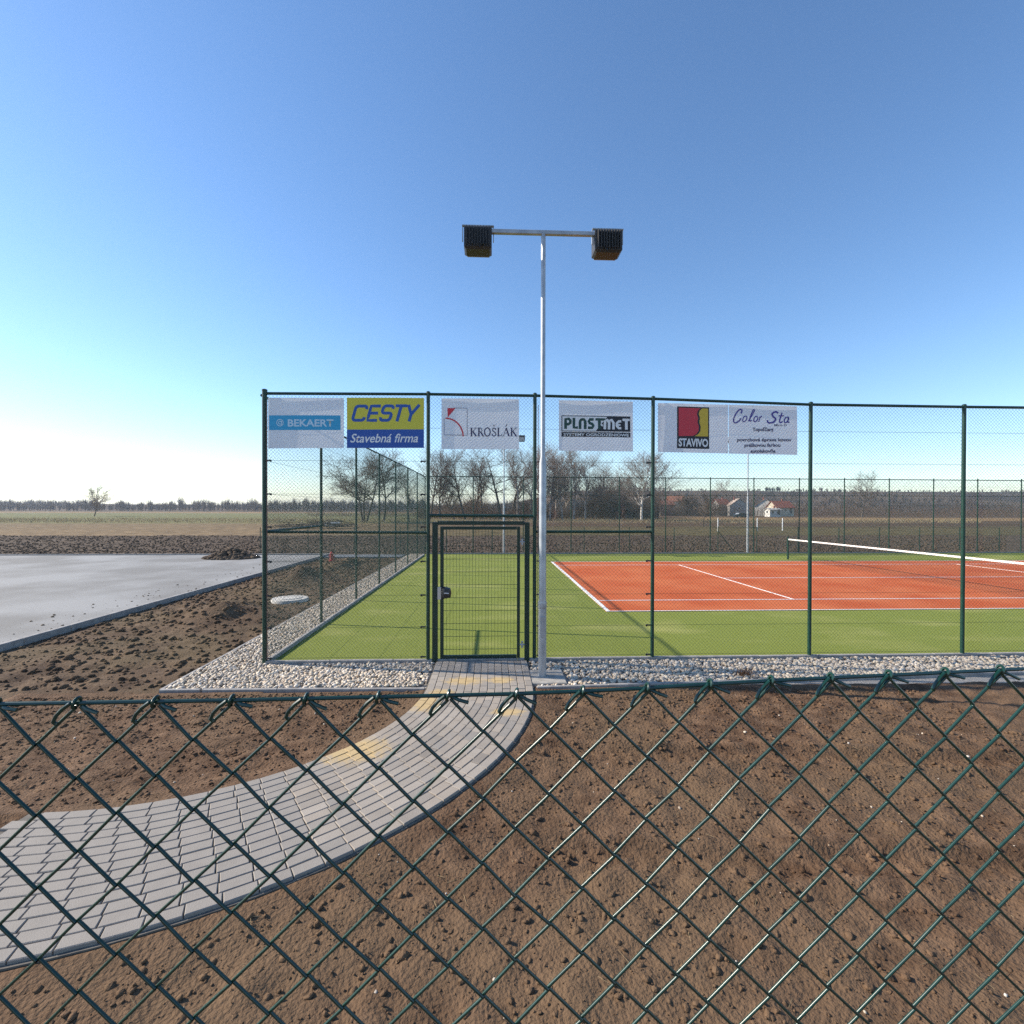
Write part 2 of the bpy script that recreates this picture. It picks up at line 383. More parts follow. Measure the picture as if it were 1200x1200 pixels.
v, f = prisms(P0, P1, np.full(n, .0014), np.full(n, .0009)); tag(link('straw', np_mesh('straw', v, f, STRAW)), kind='stuff')

# car park on the left
ASPH = mat('pale_asphalt', (0.165, 0.157, 0.148), 0.85, (0.26, 0.255, 0.248), 0.35, 12, bump=0.002, bscale=150, mid=(.40, .60))
tag(MB().box((-24.95, 5.2, -0.09), (40.0, 26.4, 0.1)).build('car_park', ASPH), kind='structure')
kb = tag(empty('car_park_kerb'), kind='structure')
me = MB().box((0, 0, 0), (0.1, 0.985, 0.26), bev=0.008).mesh('edging_stone', KERB)
for i in range(26): link('edging_stone', me, kb, (-4.9, -7.2 + i, -0.055))
me2 = MB().box((0, 0, 0), (0.985, 0.1, 0.2), bev=0.008).mesh('edging_stone', KERB)
for i in range(24): link('edging_stone', me2, kb, (-5.45 - i, 18.46, -0.075))
SHADE_ASPH = mat('shade_toned_footpath_asphalt', (0.10, 0.11, 0.125), 0.8, (0.14, 0.15, 0.165), 2)  # bluish shade over the strip is put into the asphalt colour
tag(MB().box((-2.9, 17.5, -0.06), (3.9, 1.3, 0.12)).build('footpath', SHADE_ASPH), kind='structure')

# soil spilled over the car park edge
r0 = np.random.RandomState(23); n = 900
Xc = -4.98 - 1.6 * r0.rand(n) ** 3; Yc = r0.uniform(-7, 18, n)
tag(link('soil_clods', lumps('soil_clods', np.stack([Xc, Yc, np.full(n, -.038)], 1), 0.006 + .035 * r0.rand(n) ** 4, r0, SOILL)), kind='stuff')

# artificial turf and court
def turf_mat():
    m = mat('artificial_turf', (0.158, 0.188, 0.030), 0.9, (0.215, 0.242, 0.050), 60, 3, bump=0.004, bscale=160, spec=0.15)
    n = m.node_tree; L = n.links; P = n.nodes['Principled BSDF']; src = P.inputs['Base Color'].links[0].from_socket
    geo = [x for x in n.nodes if x.type == 'NEW_GEOMETRY'][0]
    mp = n.nodes.new('ShaderNodeMapping'); mp.inputs['Scale'].default_value = (0.35, 0.8, 1); L.new(geo.outputs['Position'], mp.inputs[0])
    nz = n.nodes.new('ShaderNodeTexNoise'); nz.inputs['Scale'].default_value = 0.9; nz.inputs['Detail'].default_value = 6; L.new(mp.outputs[0], nz.inputs['Vector'])
    mr = n.nodes.new('ShaderNodeMapRange'); mr.inputs[1].default_value = .52; mr.inputs[2].default_value = .72; mr.inputs[4].default_value = 0.55; L.new(nz.outputs['Fac'], mr.inputs[0])
    mx = n.nodes.new('ShaderNodeMix'); mx.data_type = 'RGBA'; mx.inputs[7].default_value = (0.38, 0.36, 0.13, 1)
    L.new(mr.outputs[0], mx.inputs[0]); L.new(src, mx.inputs[6]); L.new(mx.outputs[2], P.inputs['Base Color'])
    return m
tag(MB().box((18.42, D / 2, -0.095), (36.75, D - 0.06, 0.1)).build('artificial_turf', turf_mat()), kind='structure')
COURT = mat('red_court_surface', (0.44, 0.088, 0.026), 0.9, (0.52, 0.138, 0.050), 0.6, 10, bump=0.003, bscale=150, spec=0.15)
LINE = mat('white_court_line', (0.72, 0.69, 0.65), 0.85, (0.80, 0.78, 0.75), 12)
court = tag(MB().box((CX + 11.885, CY + 5.485, -0.042), (23.77, 10.97, 0.014)).build('tennis_court', COURT), kind='structure')
def cline(x0, x1, y0, y1):
    MB().box(((x0 + x1) / 2, (y0 + y1) / 2, -0.033), (x1 - x0, y1 - y0, 0.012)).build('court_line', LINE, court)
L0, L1, W0, W1 = CX, CX + 23.77, CY, CY + 10.97
cline(L0, L0 + .1, W0, W1); cline(L1 - .1, L1, W0, W1)
cline(L0 + .1, L1 - .1, W0, W0 + .05); cline(L0 + .1, L1 - .1, W1 - .05, W1)
cline(L0 + .1, L1 - .1, W0 + 1.37, W0 + 1.42); cline(L0 + .1, L1 - .1, W1 - 1.42, W1 - 1.37)
for xs in (L0 + 5.485, L1 - 5.485 - .05): cline(xs, xs + .05, W0 + 1.42, W1 - 1.42)
cline(L0 + 5.535, L1 - 5.535, CY + 5.46, CY + 5.51)

# tennis net further along the court
NETX = CX + 11.885
net = empty('tennis_net', (NETX, CY, 0), 'green tennis net with white headband across the red court', 'net')
for yy in (-0.91, 11.88): MB().tube([(0, yy, -.05), (0, yy, 1.07)], 0.045, 12).build('post', GREEN, net, True)
P0, P1 = [], []
for k in range(0, 285): P0.append((0, -.86 + k * .0448, .03)); P1.append((0, -.86 + k * .0448, .93))
for k in range(0, 20): P0.append((0, -.86, .04 + k * .0455)); P1.append((0, 11.85, .04 + k * .0455))
v, f = prisms(P0, P1, np.full(len(P0), .0016), np.full(len(P0), .0016))
o = link('netting', np_mesh('netting', v, f, BLACK), net); o['kind'] = 'stuff'
MB().box((0, 5.485, .95), (.02, 12.74, .06)).build('headband', LINE, net)

# kerbs
def kerb_run(name, p0, p1, w, h, ztop, L=1.0, m=KERB):
    o = tag(empty(name), kind='structure')
    d = Vector(p1) - Vector(p0); T = d.length; d.normalize(); rz = math.atan2(d.y, d.x); n = int(T / L)
    me = MB().box((0, 0, 0), (L - .006, w, h), bev=.006).mesh('edging_stone', m)
    r = random.Random(n)
    for i in range(n):
        q = Vector(p0) + d * (L * (i + .5))
        e = link('edging_stone', me, o, (q.x, q.y, ztop - h / 2 + r.uniform(-.003, .003)))
        e.rotation_euler = (r.uniform(-.01, .01), r.uniform(-.003, .003), rz + r.uniform(-.002, .002))
    return o
kerb_run('court_kerb', (0.035, 0, 0), (17.035, 0, 0), 0.06, 0.25, 0.015)
kerb_run('court_kerb', (0.035, 0.035, 0), (0.035, D, 0), 0.06, 0.25, 0.02)
kerb_run('court_kerb', (0.07, D + .0, 0), (36.07, D + .0, 0), 0.06, 0.25, 0.02)
kerb_run('gravel_kerb', (2.700, -1.19, 0), (-0.300, -1.12, 0), 0.05, 0.2, -0.012)
kerb_run('gravel_kerb', (-0.325, -1.12, 0), (-0.90, -1.11, 0), 0.05, 0.2, -0.012, 0.54)
kerb_run('gravel_kerb', (4.23, -1.20, 0), (14.23, -0.72, 0), 0.05, 0.2, -0.012)
kerb_run('gravel_kerb', (-0.88, -1.08, 0), (-0.84, 18.92, 0), 0.05, 0.2, -0.03)

# gravel
BED = mat('gravel_bed', (0.26, 0.235, 0.205), 0.95, (0.36, 0.33, 0.29), 30, bump=0.01, bscale=40)
gb = MB()
gb.box((1.02, -0.585, -0.11), (3.38, 1.06, 0.1)); gb.box((8.75, -0.60, -0.11), (9.0, 1.12, 0.1)); gb.box((-0.42, 9.45, -0.11), (0.80, 18.95, 0.1))
tag(gb.build('gravel_bed', BED), kind='structure')
rs = np.random.RandomState(11)
def scatter(x0, x1, y0, y1, dens, smin, smax, zz):
    n = int((x1 - x0) * (y1 - y0) * dens)
    X = rs.uniform(x0, x1, n); Y = rs.uniform(y0, y1, n)
    return np.stack([X, Y, zz + rs.uniform(-.012, .014, n)], 1), rs.uniform(smin, smax, n)
A = [scatter(-.84, 2.69, -1.09, -.045, 900, .014, .037, -.036), scatter(4.2, 12.5, -1.16, -.045, 820, .014, .037, -.036),
     scatter(-.83, -.01, -.03, 7, 760, .016, .034, -.036), scatter(-.81, -.01, 7, D, 420, .02, .038, -.045)]
P = np.concatenate([a[0] for a in A]); S = np.concatenate([a[1] for a in A])
k = ~((P[:, 0] > 4.16) & (P[:, 0] < 4.72) & (P[:, 1] < -.47) & (P[:, 1] > -1.1)) & ~((P[:, 0] > 4.2) & (P[:, 1] < -1.15 + (P[:, 0] - 4.2) * .048))
P, S = P[k], S[k]
tag(link('gravel', lumps('gravel', P, S, rs, STONE, (.5, .85), .18)), kind='stuff')

# paved path
PAV = mat('grey_paver', (0.235, 0.200, 0.165), 0.85, (0.335, 0.290, 0.245), 7, 6, bump=0.002, bscale=150, objrand=[(0.19, 0.163, 0.138), (0.36, 0.312, 0.262), (0.24, 0.21, 0.18), (0.33, 0.275, 0.22), (0.285, 0.25, 0.215), (0.225, 0.205, 0.185)])
def sand_patches(m):
    n = m.node_tree; L = n.links; P = n.nodes['Principled BSDF']; src = P.inputs['Base Color'].links[0].from_socket
    geo = [x for x in n.nodes if x.type == 'NEW_GEOMETRY'][0]
    nz = n.nodes.new('ShaderNodeTexNoise'); nz.inputs['Scale'].default_value = 11; nz.inputs['Detail'].default_value = 10; nz.inputs['Roughness'].default_value = .68; L.new(geo.outputs['Position'], nz.inputs['Vector'])
    tot = None
    for (x, y, rx, ry) in ((3.22, -.98, .30, .17), (3.72, -.97, .22, .13), (2.78, -1.75, .22, .30), (3.80, -2.05, .22, .13), (2.95, -1.42, .20, .14), (2.2, -2.9, .4, .3)):
        mp = n.nodes.new('ShaderNodeMapping'); mp.vector_type = 'TEXTURE'; mp.inputs['Location'].default_value = (x, y, 0); mp.inputs['Scale'].default_value = (rx, ry, 50)
        L.new(geo.outputs['Position'], mp.inputs[0]); ln = n.nodes.new('ShaderNodeVectorMath'); ln.operation = 'LENGTH'; L.new(mp.outputs[0], ln.inputs[0])
        a = n.nodes.new('ShaderNodeMath'); a.operation = 'MULTIPLY_ADD'; a.inputs[1].default_value = 2.2; L.new(nz.outputs['Fac'], a.inputs[0]); L.new(ln.outputs['Value'], a.inputs[2])
        r = n.nodes.new('ShaderNodeMapRange'); r.inputs[1].default_value = 2.2; r.inputs[2].default_value = 1.65; r.inputs[3].default_value = 0; r.inputs[4].default_value = .95; L.new(a.outputs[0], r.inputs[0])
        if tot is None: tot = r.outputs[0]
        else:
            q = n.nodes.new('ShaderNodeMath'); q.operation = 'MAXIMUM'; L.new(tot, q.inputs[0]); L.new(r.outputs[0], q.inputs[1]); tot = q.outputs[0]
    mx = n.nodes.new('ShaderNodeMix'); mx.data_type = 'RGBA'; mx.inputs[7].default_value = (0.46, 0.33, 0.16, 1)
    L.new(tot, mx.inputs[0]); L.new(src, mx.inputs[6]); L.new(mx.outputs[2], P.inputs['Base Color'])
sand_patches(PAV)
JOINT = mat('joint_sand', (0.10, 0.09, 0.08), 0.95, (0.16, 0.14, 0.115), 20)
sand_patches(JOINT)
path = tag(empty('paved_path'), kind='structure')
bed = MB(); N = 40; prev = None
for i in range(N + 1):
    s = 6.6 * i / N; a = path_pt(s, -.74); b = path_pt(s, .74)
    bed.v += [(a[0], a[1], -.022), (b[0], b[1], -.022), (a[0], a[1], -.10), (b[0], b[1], -.10)]
    if i: q = 4 * (i - 1); bed.f += [(q, q + 4, q + 5, q + 1), (q, q + 2, q + 6, q + 4), (q + 1, q + 5, q + 7, q + 3)]
bed.build('paver_bed', JOINT, path)
def paver(L, W=.0965):
    m = MB(); b = .005; P = []
    for z, i in ((-.07, 0), (-b, 0), (0, b)):
        P += [(x * (W / 2 - i), y * (L / 2 - i), z) for x, y in ((-1, -1), (1, -1), (1, 1), (-1, 1))]
    return m.add(P, [(8, 9, 10, 11)] + [(4 * r + k, 4 * r + (k + 1) % 4, 4 * r + 4 + (k + 1) % 4, 4 * r + 4 + k) for r in range(2) for k in range(4)]).mesh('paver', PAV)
full, half = paver(.194), paver(.094)
slots = []
rr = random.Random(5)
for c in range(14):
    o = -.6695 + c * .103; s = 0.0; first = True
    while s < 6.4:
        h = first and (c % 2 == 1); Ls = .1 if h else .2
        k = 1.0 if s < PY0 - PY1 else PR / (PR + o)
        slots.append((s, c, s + Ls * k / 2, o, half if h else full)); s += Ls * k; first = False
slots.sort(key=lambda t: (t[0], t[1]))
rest = MB()
for i, (s, c, sc, o, me) in enumerate(slots):
    x, y, th = path_pt(sc, o); z = rr.uniform(-.002, .002)
    if i < 300:
        e = link('paver', me, path, (x, y, z)); e.rotation_euler = (rr.uniform(-.008, .008), rr.uniform(-.008, .008), th + rr.uniform(-.006, .006))
    else:
        cs, sn = math.cos(th), math.sin(th)
        rest.add([(x + v.co.x * cs - v.co.y * sn, y + v.co.x * sn + v.co.y * cs, v.co.z + z) for v in me.vertices], [tuple(p.vertices) for p in me.polygons])
tag(rest.build('paver', PAV, path), kind='stuff')

# ------------------------------------------------------------------ fences
def chain_mesh(w, h, px=.0585, pz=.0585, r=.0016):
    nw = max(2, int(round(w / (px / 2)))); hx = w / nw; ns = int(h / (pz / 2)); hz = h / ns
    K, S = np.meshgrid(np.arange(nw), np.arange(ns), indexing='ij'); K = K.ravel(); S = S.ravel()
    up = ((K + S) % 2 == 0)
    x0 = np.where(up, K, K + 1) * hx; x1 = np.where(up, K + 1, K) * hx
    # neighbouring wires hook behind one another at the corners
    y0 = np.where(up, -.0012, .0012); y1 = -y0
    P0 = np.stack([x0, y0, S * hz], 1); P1 = np.stack([x1, y1, (S + 1) * hz], 1)
    v, f = prisms(P0, P1, np.full(len(P0), r), np.full(len(P0), r))
    return np_mesh('chain_link_mesh', v, f, GREENW)
def tube_mesh(name, L, r, m=GREEN, n=12, axis='z'):
    e = {'z': (0, 0, L), 'x': (L, 0, 0), 'y': (0, L, 0)}[axis]
    return MB().tube([(0, 0, 0), e], r, n).mesh(name, m, True)
WZ = (0.06, 0.54, 1.05, 1.59, 2.14, 2.66, 3.19, 3.72)
def post(par, x, y, h, r, cap=True):
    m = MB().tube([(0, 0, -.25), (0, 0, h)], r, 14)
    o = m.build('post', GREEN, par, True, (x, y, 0))
    if cap: MB().lathe([(r + .003, h - .02), (r + .003, h + .006), (r * .6, h + .016)], n=14).build('post_cap', GREEN, o, True)
    return o

# front fence
TOPS = [onY(309.5, 461)[2], onY(501.7, 461.9)[2], onY(626.7, 463.7)[2], onY(766.3, 467.4)[2]]
XS = [onY(310.3, 620)[0], onY(501.7, 620)[0], onY(626.5, 620)[0], onY(764.8, 620)[0]]
sl_ = onY(920, 473)
XS += [XS[3] + 2.65 * i for i in (1, 2, 3)]
TOPS += [TOPS[3] + (sl_[2] - TOPS[3]) * (x - XS[3]) / (sl_[0] - XS[3]) for x in XS[4:5]]; TOPS += [TOPS[4] - .01, TOPS[4] - .01]
ff = empty('chain_link_fence', (0, 0, 0), 'tall green chain-link fence facing the camera, hung with advertising banners', 'fence')
FY = 0.0
for i, x in enumerate(XS):
    post(ff, x, FY, (onY(309.2, 457)[2] if i == 0 else TOPS[i] + .03), 0.039 if i == 0 else 0.030)
for i in range(len(XS) - 1):
    x0, x1, z0, z1 = XS[i], XS[i + 1], TOPS[i], TOPS[i + 1]
    MB().tube([(x0 + .03, FY, z0), (x1 - .03, FY, z1)], .0235, 12).build('top_rail', GREEN, ff, True)
    zb = 2.395 if i == 1 else 0.03
    me = chain_mesh(x1 - x0 - .06, min(z0, z1) - zb - .02)
    o = link('chain_link_mesh', me, ff, (x0 + .03, FY - .034, zb)); o['kind'] = 'stuff'
    # taper to the sloping rail
    for wz in WZ:
        if i == 1 and wz < 2.5: continue
        MB().tube([(x0 + .03, FY - .030, wz), (x1 - .03, FY - .030, wz)], .0022, 5).build('tension_wire', GREENW, ff)
z_mid = onY(400, 623.2)[2]
for i in (0, 2): MB().tube([(XS[i] + .03, FY + .004, z_mid), (XS[i + 1] - .03, FY + .004, z_mid - (.015 if i == 0 else 0))], .023, 12).build('mid_rail', GREEN, ff, True)
zg = onY(560, 604)[2]
MB().tube([(XS[1] + .02, FY, zg), (XS[2] - .02, FY, zg - .01)], .0235, 12).build('mid_rail', GREEN, ff, True)
clip = MB().box((0, 0, 0), (.085, .022, .022), bev=.004).box((.03, 0, -.004), (.02, .03, .034), bev=.004).mesh('clip', BLACK)
for x, sgn in ((XS[0], 1), (XS[1], -1), (XS[2], 1), (XS[3], -1)):
    for wz in WZ[:-1]:
        if abs(wz - z_mid) < .12 and 0: continue
        e = link('clip', clip, ff, (x + sgn * .075, FY - .03, wz)); e.rotation_euler = (0, 0, 0 if sgn > 0 else math.pi)
for x in (XS[0] + .055, XS[2] + .05):
    MB().tube([(x, FY - .045, .05), (x, FY - .045, 4.1)], .005, 8).build('tension_bar', RUSTY, ff, True)

# side fence
bay = 2.698
side = empty('chain_link_fence', (0, 0, 0), 'green chain-link fence running back along the gravel strip on the left', 'fence')
SH = 4.22
panel = chain_mesh(bay, SH - .06)
pm = MB().tube([(0, 0, -.25), (0, 0, SH)], .028, 10).mesh('post', GREEN, True)
railm = tube_mesh('top_rail', bay, .022, axis='y', n=10)
for i in range(7):
    if i: link('post', pm, side, (-.03, i * bay, 0))
    link('top_rail', railm, side, (-.03, i * bay, SH - .02 if i else SH - .0))
    o = link('chain_link_mesh', panel, side, (.004, i * bay, .03)); o.rotation_euler = (0, 0, math.pi / 2); o['kind'] = 'stuff'
MB().tube([(-.03, .04, z_mid), (-.03, bay, z_mid)], .023, 10).build('mid_rail', GREEN, side, True)
for wz in WZ: MB().tube([(-.002, .04, wz), (-.002, D, wz)], .0022, 4).build('tension_wire', GREENW, side)

# far fence
far = empty('chain_link_fence', (0, 0, 0), 'green chain-link fence along the far side of the court, before the ploughed field', 'fence')
FPX = [onY(p, 600, D)[0] for p in (554.6, 613.3, 669.5, 726.2, 780.5, 833, 884)]
FX = [0.0] + FPX; FX += [FX[-1] + 2.62 * i for i in range(1, 8)]
FH = 4.19
pm = MB().tube([(0, 0, -.25), (0, 0, FH + .02)], .028, 10).mesh('post', GREEN, True)
panelf = chain_mesh(2.64, FH - .06)
for i, x in enumerate(FX):
    link('post', pm, far, (x, D + .06, 0))
    if i < len(FX) - 1:
        wd = FX[i + 1] - x
        MB().tube([(x, D + .06, FH - (i * .006)), (FX[i + 1], D + .06, FH - ((i + 1) * .006))], .022, 8).build('top_rail', GREEN, far, True)
        o = link('chain_link_mesh', panelf, far, (x, D + .03, .03)); o.scale = (wd / 2.64, 1, 1); o['kind'] = 'stuff'
for wz in WZ: MB().tube([(0, D + .03, wz), (FX[-1], D + .03, wz)], .0022, 4).build('tension_wire', GREENW, far)

# ------------------------------------------------------------------ gate
gate = empty('gate', (onY(563, 770)[0], FY, 0), 'dark green metal gate with wire grid leaf at the end of the paved path', 'gate')
def gx(px): return onY(px, 690)[0] - gate.location.x
def gz(py): return onY(560, py)[2]
x0, x1 = gx(509.9), gx(617.5); zt = gz(612)
MB().box((x0, 0, zt / 2 - .1), (.085, .08, zt + .2), bev=.006).build('frame_post', GATEM, gate)
MB().box((x1, 0, zt / 2 - .1), (.078, .08, zt + .2), bev=.006).build('frame_post', GATEM, gate)
MB().box(((x0 + x1) / 2, 0, zt - .012), (x1 - x0 - .084, .07, .06), bev=.006).build('frame_top', GATEM, gate)
a0, a1, b0, b1 = gx(516), gx(609.3), gz(771), gz(617)
leaf = MB()
leaf.box((a0 + .027, 0, (b0 + b1) / 2), (.054, .045, b1 - b0), bev=.005); leaf.box((a1 - .024, 0, (b0 + b1) / 2), (.048, .045, b1 - b0), bev=.005)
leaf.box(((a0 + a1) / 2, 0, b1 - .025), (a1 - a0 - .106, .045, .05), bev=.005); leaf.box(((a0 + a1) / 2, 0, b0 + .025), (a1 - a0 - .106, .045, .05), bev=.005)
leaf = leaf.build('leaf', GATEM, gate)
i0, i1, j0, j1 = a0 + .05, a1 - .045, b0 + .045, b1 - .045
nv = int((i1 - i0) / .0515)
wv = MB().tube([(0, 0, 0), (0, 0, j1 - j0)], .0026, 6).mesh('grid_bar', GATEM)
wh = MB().tube([(0, 0, 0), (i1 - i0, 0, 0)], .0036, 6).mesh('grid_bar', GATEM)
for k in range(1, nv): link('grid_bar', wv, leaf, (i0 + (i1 - i0) * k / nv, .002, j0))
for k in range(1, 10):
    link('grid_bar', wh, leaf, (i0, -.005, j0 + .10 + (k - 1) * .208))
zl = gz(694.5)
MB().box((gx(515.2), -.045, zl), (.055, .02, .20), bev=.004).build('lock_plate', STEEL, gate)
lb = MB().box((gx(520), -.05, zl + .01), (.07, .05, .19), bev=.012); lb.lathe([(.02, -.09), (.075, -.07), (.085, 0), (.07, .07), (.02, .09)], (gx(523.2), -.055, zl + .01), 14)
lb = lb.build('lock_case', BLACK, leaf, True)
MB().tube([(gx(521.5), -.15, zl + .02), (gx(527), -.16, zl + .015)], .009, 8).tube([(gx(522), -.06, zl + .02), (gx(522), -.15, zl + .02)], .009, 8).build('handle', STEEL, leaf, True)
for py in (635, 755.5): MB().tube([(gx(609), -.012, gz(py)), (gx(615.5), -.012, gz(py))], .014, 8).tube([(gx(612), -.012, gz(py) - .05), (gx(612), -.012, gz(py) + .05)], .018, 10).build('hinge', GALV, gate, True)

# ------------------------------------------------------------------ banners
BY = FY - .062
def wave(x, z): return .007 * math.sin(x * 4.1 + z * 2.2) + .003 * math.sin(x * 3.1 - z * 4.5 + 1)
VINYL = mat('white_banner_vinyl', (0.80, 0.81, 0.86), 0.55, (0.84, 0.85, 0.89), 3, bump=0.006, bscale=2.0, trans=0.3)
def ink(n, c): return mat(n, c, 0.5)
INK_B = ink('ink_sky_blue', (0.03, 0.34, 0.58)); INK_PALE = ink('ink_pale_blue', (0.50, 0.66, 0.78)); INK_Y = ink('ink_yellow', (0.62, 0.55, 0.045)); INK_BLUE = ink('ink_blue', (0.018, 0.085, 0.36))
INK_W = ink('ink_white', (0.78, 0.78, 0.78)); INK_R = ink('ink_red', (0.58, 0.03, 0.05)); INK_K = ink('ink_black', (0.012, 0.012, 0.02)); INK_N = ink('ink_navy', (0.03, 0.03, 0.10))
INK_DG = ink('ink_dark_green', (0.008, 0.055, 0.045)); INK_GOLD = ink('ink_gold', (0.62, 0.42, 0.03)); INK_V = ink('ink_violet', (0.05, 0.03, 0.26))
class Banner:
    def __init__(s, px, py, label):
        """px: left, right pixel columns; py: top and bottom pixel rows (left side top, right side top, bottom)"""
        s.l, s.r = px; s.tl, s.tr, s.bl, s.br = py
        a = onY(s.l, s.bl, BY); s.x = a[0]; s.z = a[2]
        s.o = empty('advertising_banner', (s.x, BY, s.z), label, 'banner', 'advertising banners on the front fence')
        s.quad('vinyl', VINYL, [(s.l, s.tl), (s.r, s.tr), (s.r, s.br), (s.l, s.bl)], 0, 28, 16, True)
        s.eyelets()
    def w(s, u, v, lay=0):
        p = onY(u, v, BY); return (p[0] - s.x, wave(p[0], p[2]) - .0022 * lay, p[2] - s.z)
    def quad(s, name, m, c, lay, nx=14, ny=8, thick=False):
        mb = MB(); V = []
        for j in range(ny + 1):
            for i in range(nx + 1):
                a, b = i / nx, j / ny
                u = (c[3][0] * (1 - a) + c[2][0] * a) * (1 - b) + (c[0][0] * (1 - a) + c[1][0] * a) * b
                v = (c[3][1] * (1 - a) + c[2][1] * a) * (1 - b) + (c[0][1] * (1 - a) + c[1][1] * a) * b
                V.append(s.w(u, v, lay))
        F = [(j * (nx + 1) + i, j * (nx + 1) + i + 1, (j + 1) * (nx + 1) + i + 1, (j + 1) * (nx + 1) + i) for j in range(ny) for i in range(nx)]
        return mb.add(V, F).build(name, m, s.o, True)
    def poly(s, name, m, pts, lay):
        return MB().add([s.w(u, v, lay) for u, v in pts], [tuple(range(len(pts)))]).build(name, m, s.o)
    def split(s, name, m, side, edge, lay, off):
        """field between a straight side and a torn edge, built as strips"""
        V = []
        for i, (x, y) in enumerate(edge):
            t = i / (len(edge) - 1); o = off if 0 < i < len(edge) - 1 else 0
            ys = side[0][1] + (side[1][1] - side[0][1]) * (y - edge[0][1]) / (edge[-1][1] - edge[0][1])
            V += [s.w(side[0][0], ys, lay), s.w((side[0][0] + x + o) / 2, (ys + y) / 2, lay), s.w(x + o, y, lay)]
        F = [f for i in range(len(edge) - 1) for f in ((3 * i, 3 * i + 1, 3 * i + 4, 3 * i + 3), (3 * i + 1, 3 * i + 2, 3 * i + 5, 3 * i + 4))]
        return MB().add(V, F).build(name, m, s.o)
    def strokes(s, name, m, paths, lay, w):
        """ribbons along pixel polylines; w in pixels (or per path)"""
        mb = MB()
        for it in paths:
            pts, ww = (it[0], it[1]) if isinstance(it[1], (int, float)) else (it, w)
            raw = [Vector((p[0], p[1])) for p in pts]; pts = [raw[0]]; V = []
            for a, c in zip(raw[:-1], raw[1:]):
                k = max(1, int((c - a).length / 4)); pts += [a + (c - a) * ((t + 1) / k) for t in range(k)]
            for i, p in enumerate(pts):
                d = (pts[min(i + 1, len(pts) - 1)] - pts[max(i - 1, 0)])
                if d.length < 1e-6: d = Vector((1, 0))
                d.normalize(); nrm = Vector((-d.y, d.x)) * ww / 2
                V += [s.w(*(p + nrm), lay), s.w(*(p - nrm), lay)]
            mb.add(V, [(2 * i, 2 * i + 1, 2 * i + 3, 2 * i + 2) for i in range(len(pts) - 1)])
        return mb.build(name, m, s.o)
    def text(s, body, m, box, lay, bold=0.0, shear=0.0):
        """box: (u0, v_top, u1, v_bottom); top/bottom may slope: ((v_l, v_r))"""
        cu = bpy.data.curves.new('lettering', 'FONT'); cu.body = body; cu.size = 1; cu.offset = bold; cu.shear = shear; cu.resolution_u = 4
        to = bpy.data.objects.new('tmp_text', cu); C.objects.link(to)
        dg = bpy.context.evaluated_depsgraph_get(); me = bpy.data.meshes.new_from_object(to.evaluated_get(dg))
        C.objects.unlink(to); bpy.data.objects.remove(to)
        co = np.zeros(len(me.vertices) * 3); me.vertices.foreach_get('co', co); co = co.reshape(-1, 3)
        lo, hi = co.min(0), co.max(0)
        u0, vt, u1, vb = box; vt = vt if isinstance(vt, tuple) else (vt, vt); vb = vb if isinstance(vb, tuple) else (vb, vb)
        for v in me.vertices:
            a = (v.co.x - lo[0]) / (hi[0] - lo[0]); b = (v.co.y - lo[1]) / (hi[1] - lo[1])
            v.co = s.w(u0 + a * (u1 - u0), (vb[0] * (1 - a) + vb[1] * a) * (1 - b) + (vt[0] * (1 - a) + vt[1] * a) * b, lay)
        me.name = 'lettering'; me.materials.clear(); me.materials.append(m); me.update()
        return link('lettering', me, s.o)
    def eyelets(s):
        for a in (.03, .35, .65, .97):
            for top in (0, 1):
                u = s.l + (s.r - s.l) * a; v = (s.tl + (s.tr - s.tl) * a + 1.2) if top else (s.bl + (s.br - s.bl) * a - 1.2)
                p = s.w(u, v, 1)
                MB().tube([(p[0], p[1] - .004, p[2]), (p[0], p[1] + .04, p[2] + .006)], .003, 5).build('cable_tie', BLACK, s.o)

b = Banner((314, 403), (466, 466.2, 525.5, 525), 'white banner with one sky-blue stripe and pale lettering, at the fence corner post')
b.quad('stripe', INK_B, [(315.3, 486.8), (399, 486.8), (399, 504), (315.3, 504)], 1)
b.text('BEKAERT', INK_PALE, (337.5, 491.5, 391, 500), 2, bold=.03)
b.strokes('emblem', INK_PALE, [[(328.3 + r * math.cos(t * .45), 495.4 + r * math.sin(t * .45)) for t in range(15)] for r in (3.9,)] + [[(328.3 + 1.8 * math.cos(t * .45), 495.4 + 1.8 * math.sin(t * .45)) for t in range(15)], [(330.2, 493.2), (330.2, 499)]], 2, .9)

b = Banner((406.3, 497), (465.8, 466.2, 525, 525), 'yellow and blue banner with bold slanted lettering, beside the gate bay')
b.quad('yellow_field', INK_Y, [(406.5, 466), (496.8, 466.4), (496.8, 503.3), (406.5, 503.3)], 1)
b.quad('blue_field', INK_BLUE, [(406.5, 503.3), (496.8, 503.3), (496.8, 524.9), (406.5, 524.9)], 1)
def sh(x, y): return (x + (493.5 - y) * .28, y)
T, Bm, wd = 475.7, 492.6, 3.4
def cap(pts): return [sh(*p) for p in pts]
def arc(cx, cy, rx, ry, a0, a1, n=8): return [(cx + rx * math.cos(R_(a0 + (a1 - a0) * i / n)), cy + ry * math.sin(R_(a0 + (a1 - a0) * i / n))) for i in range(n + 1)]
mid = (T + Bm) / 2
Cc = cap([(425.5, T + 3.8)] + arc(423, T + 2.5, 2.6, 2.3, 0, -90, 4) + arc(415.5, T + 3.2, 3, 3, -90, -180, 4) + arc(415.5, Bm - 3.2, 3, 3, 180, 90, 4) + arc(423, Bm - 2.5, 2.6, 2.3, 90, 0, 4) + [(425.5, Bm - 3.8)])
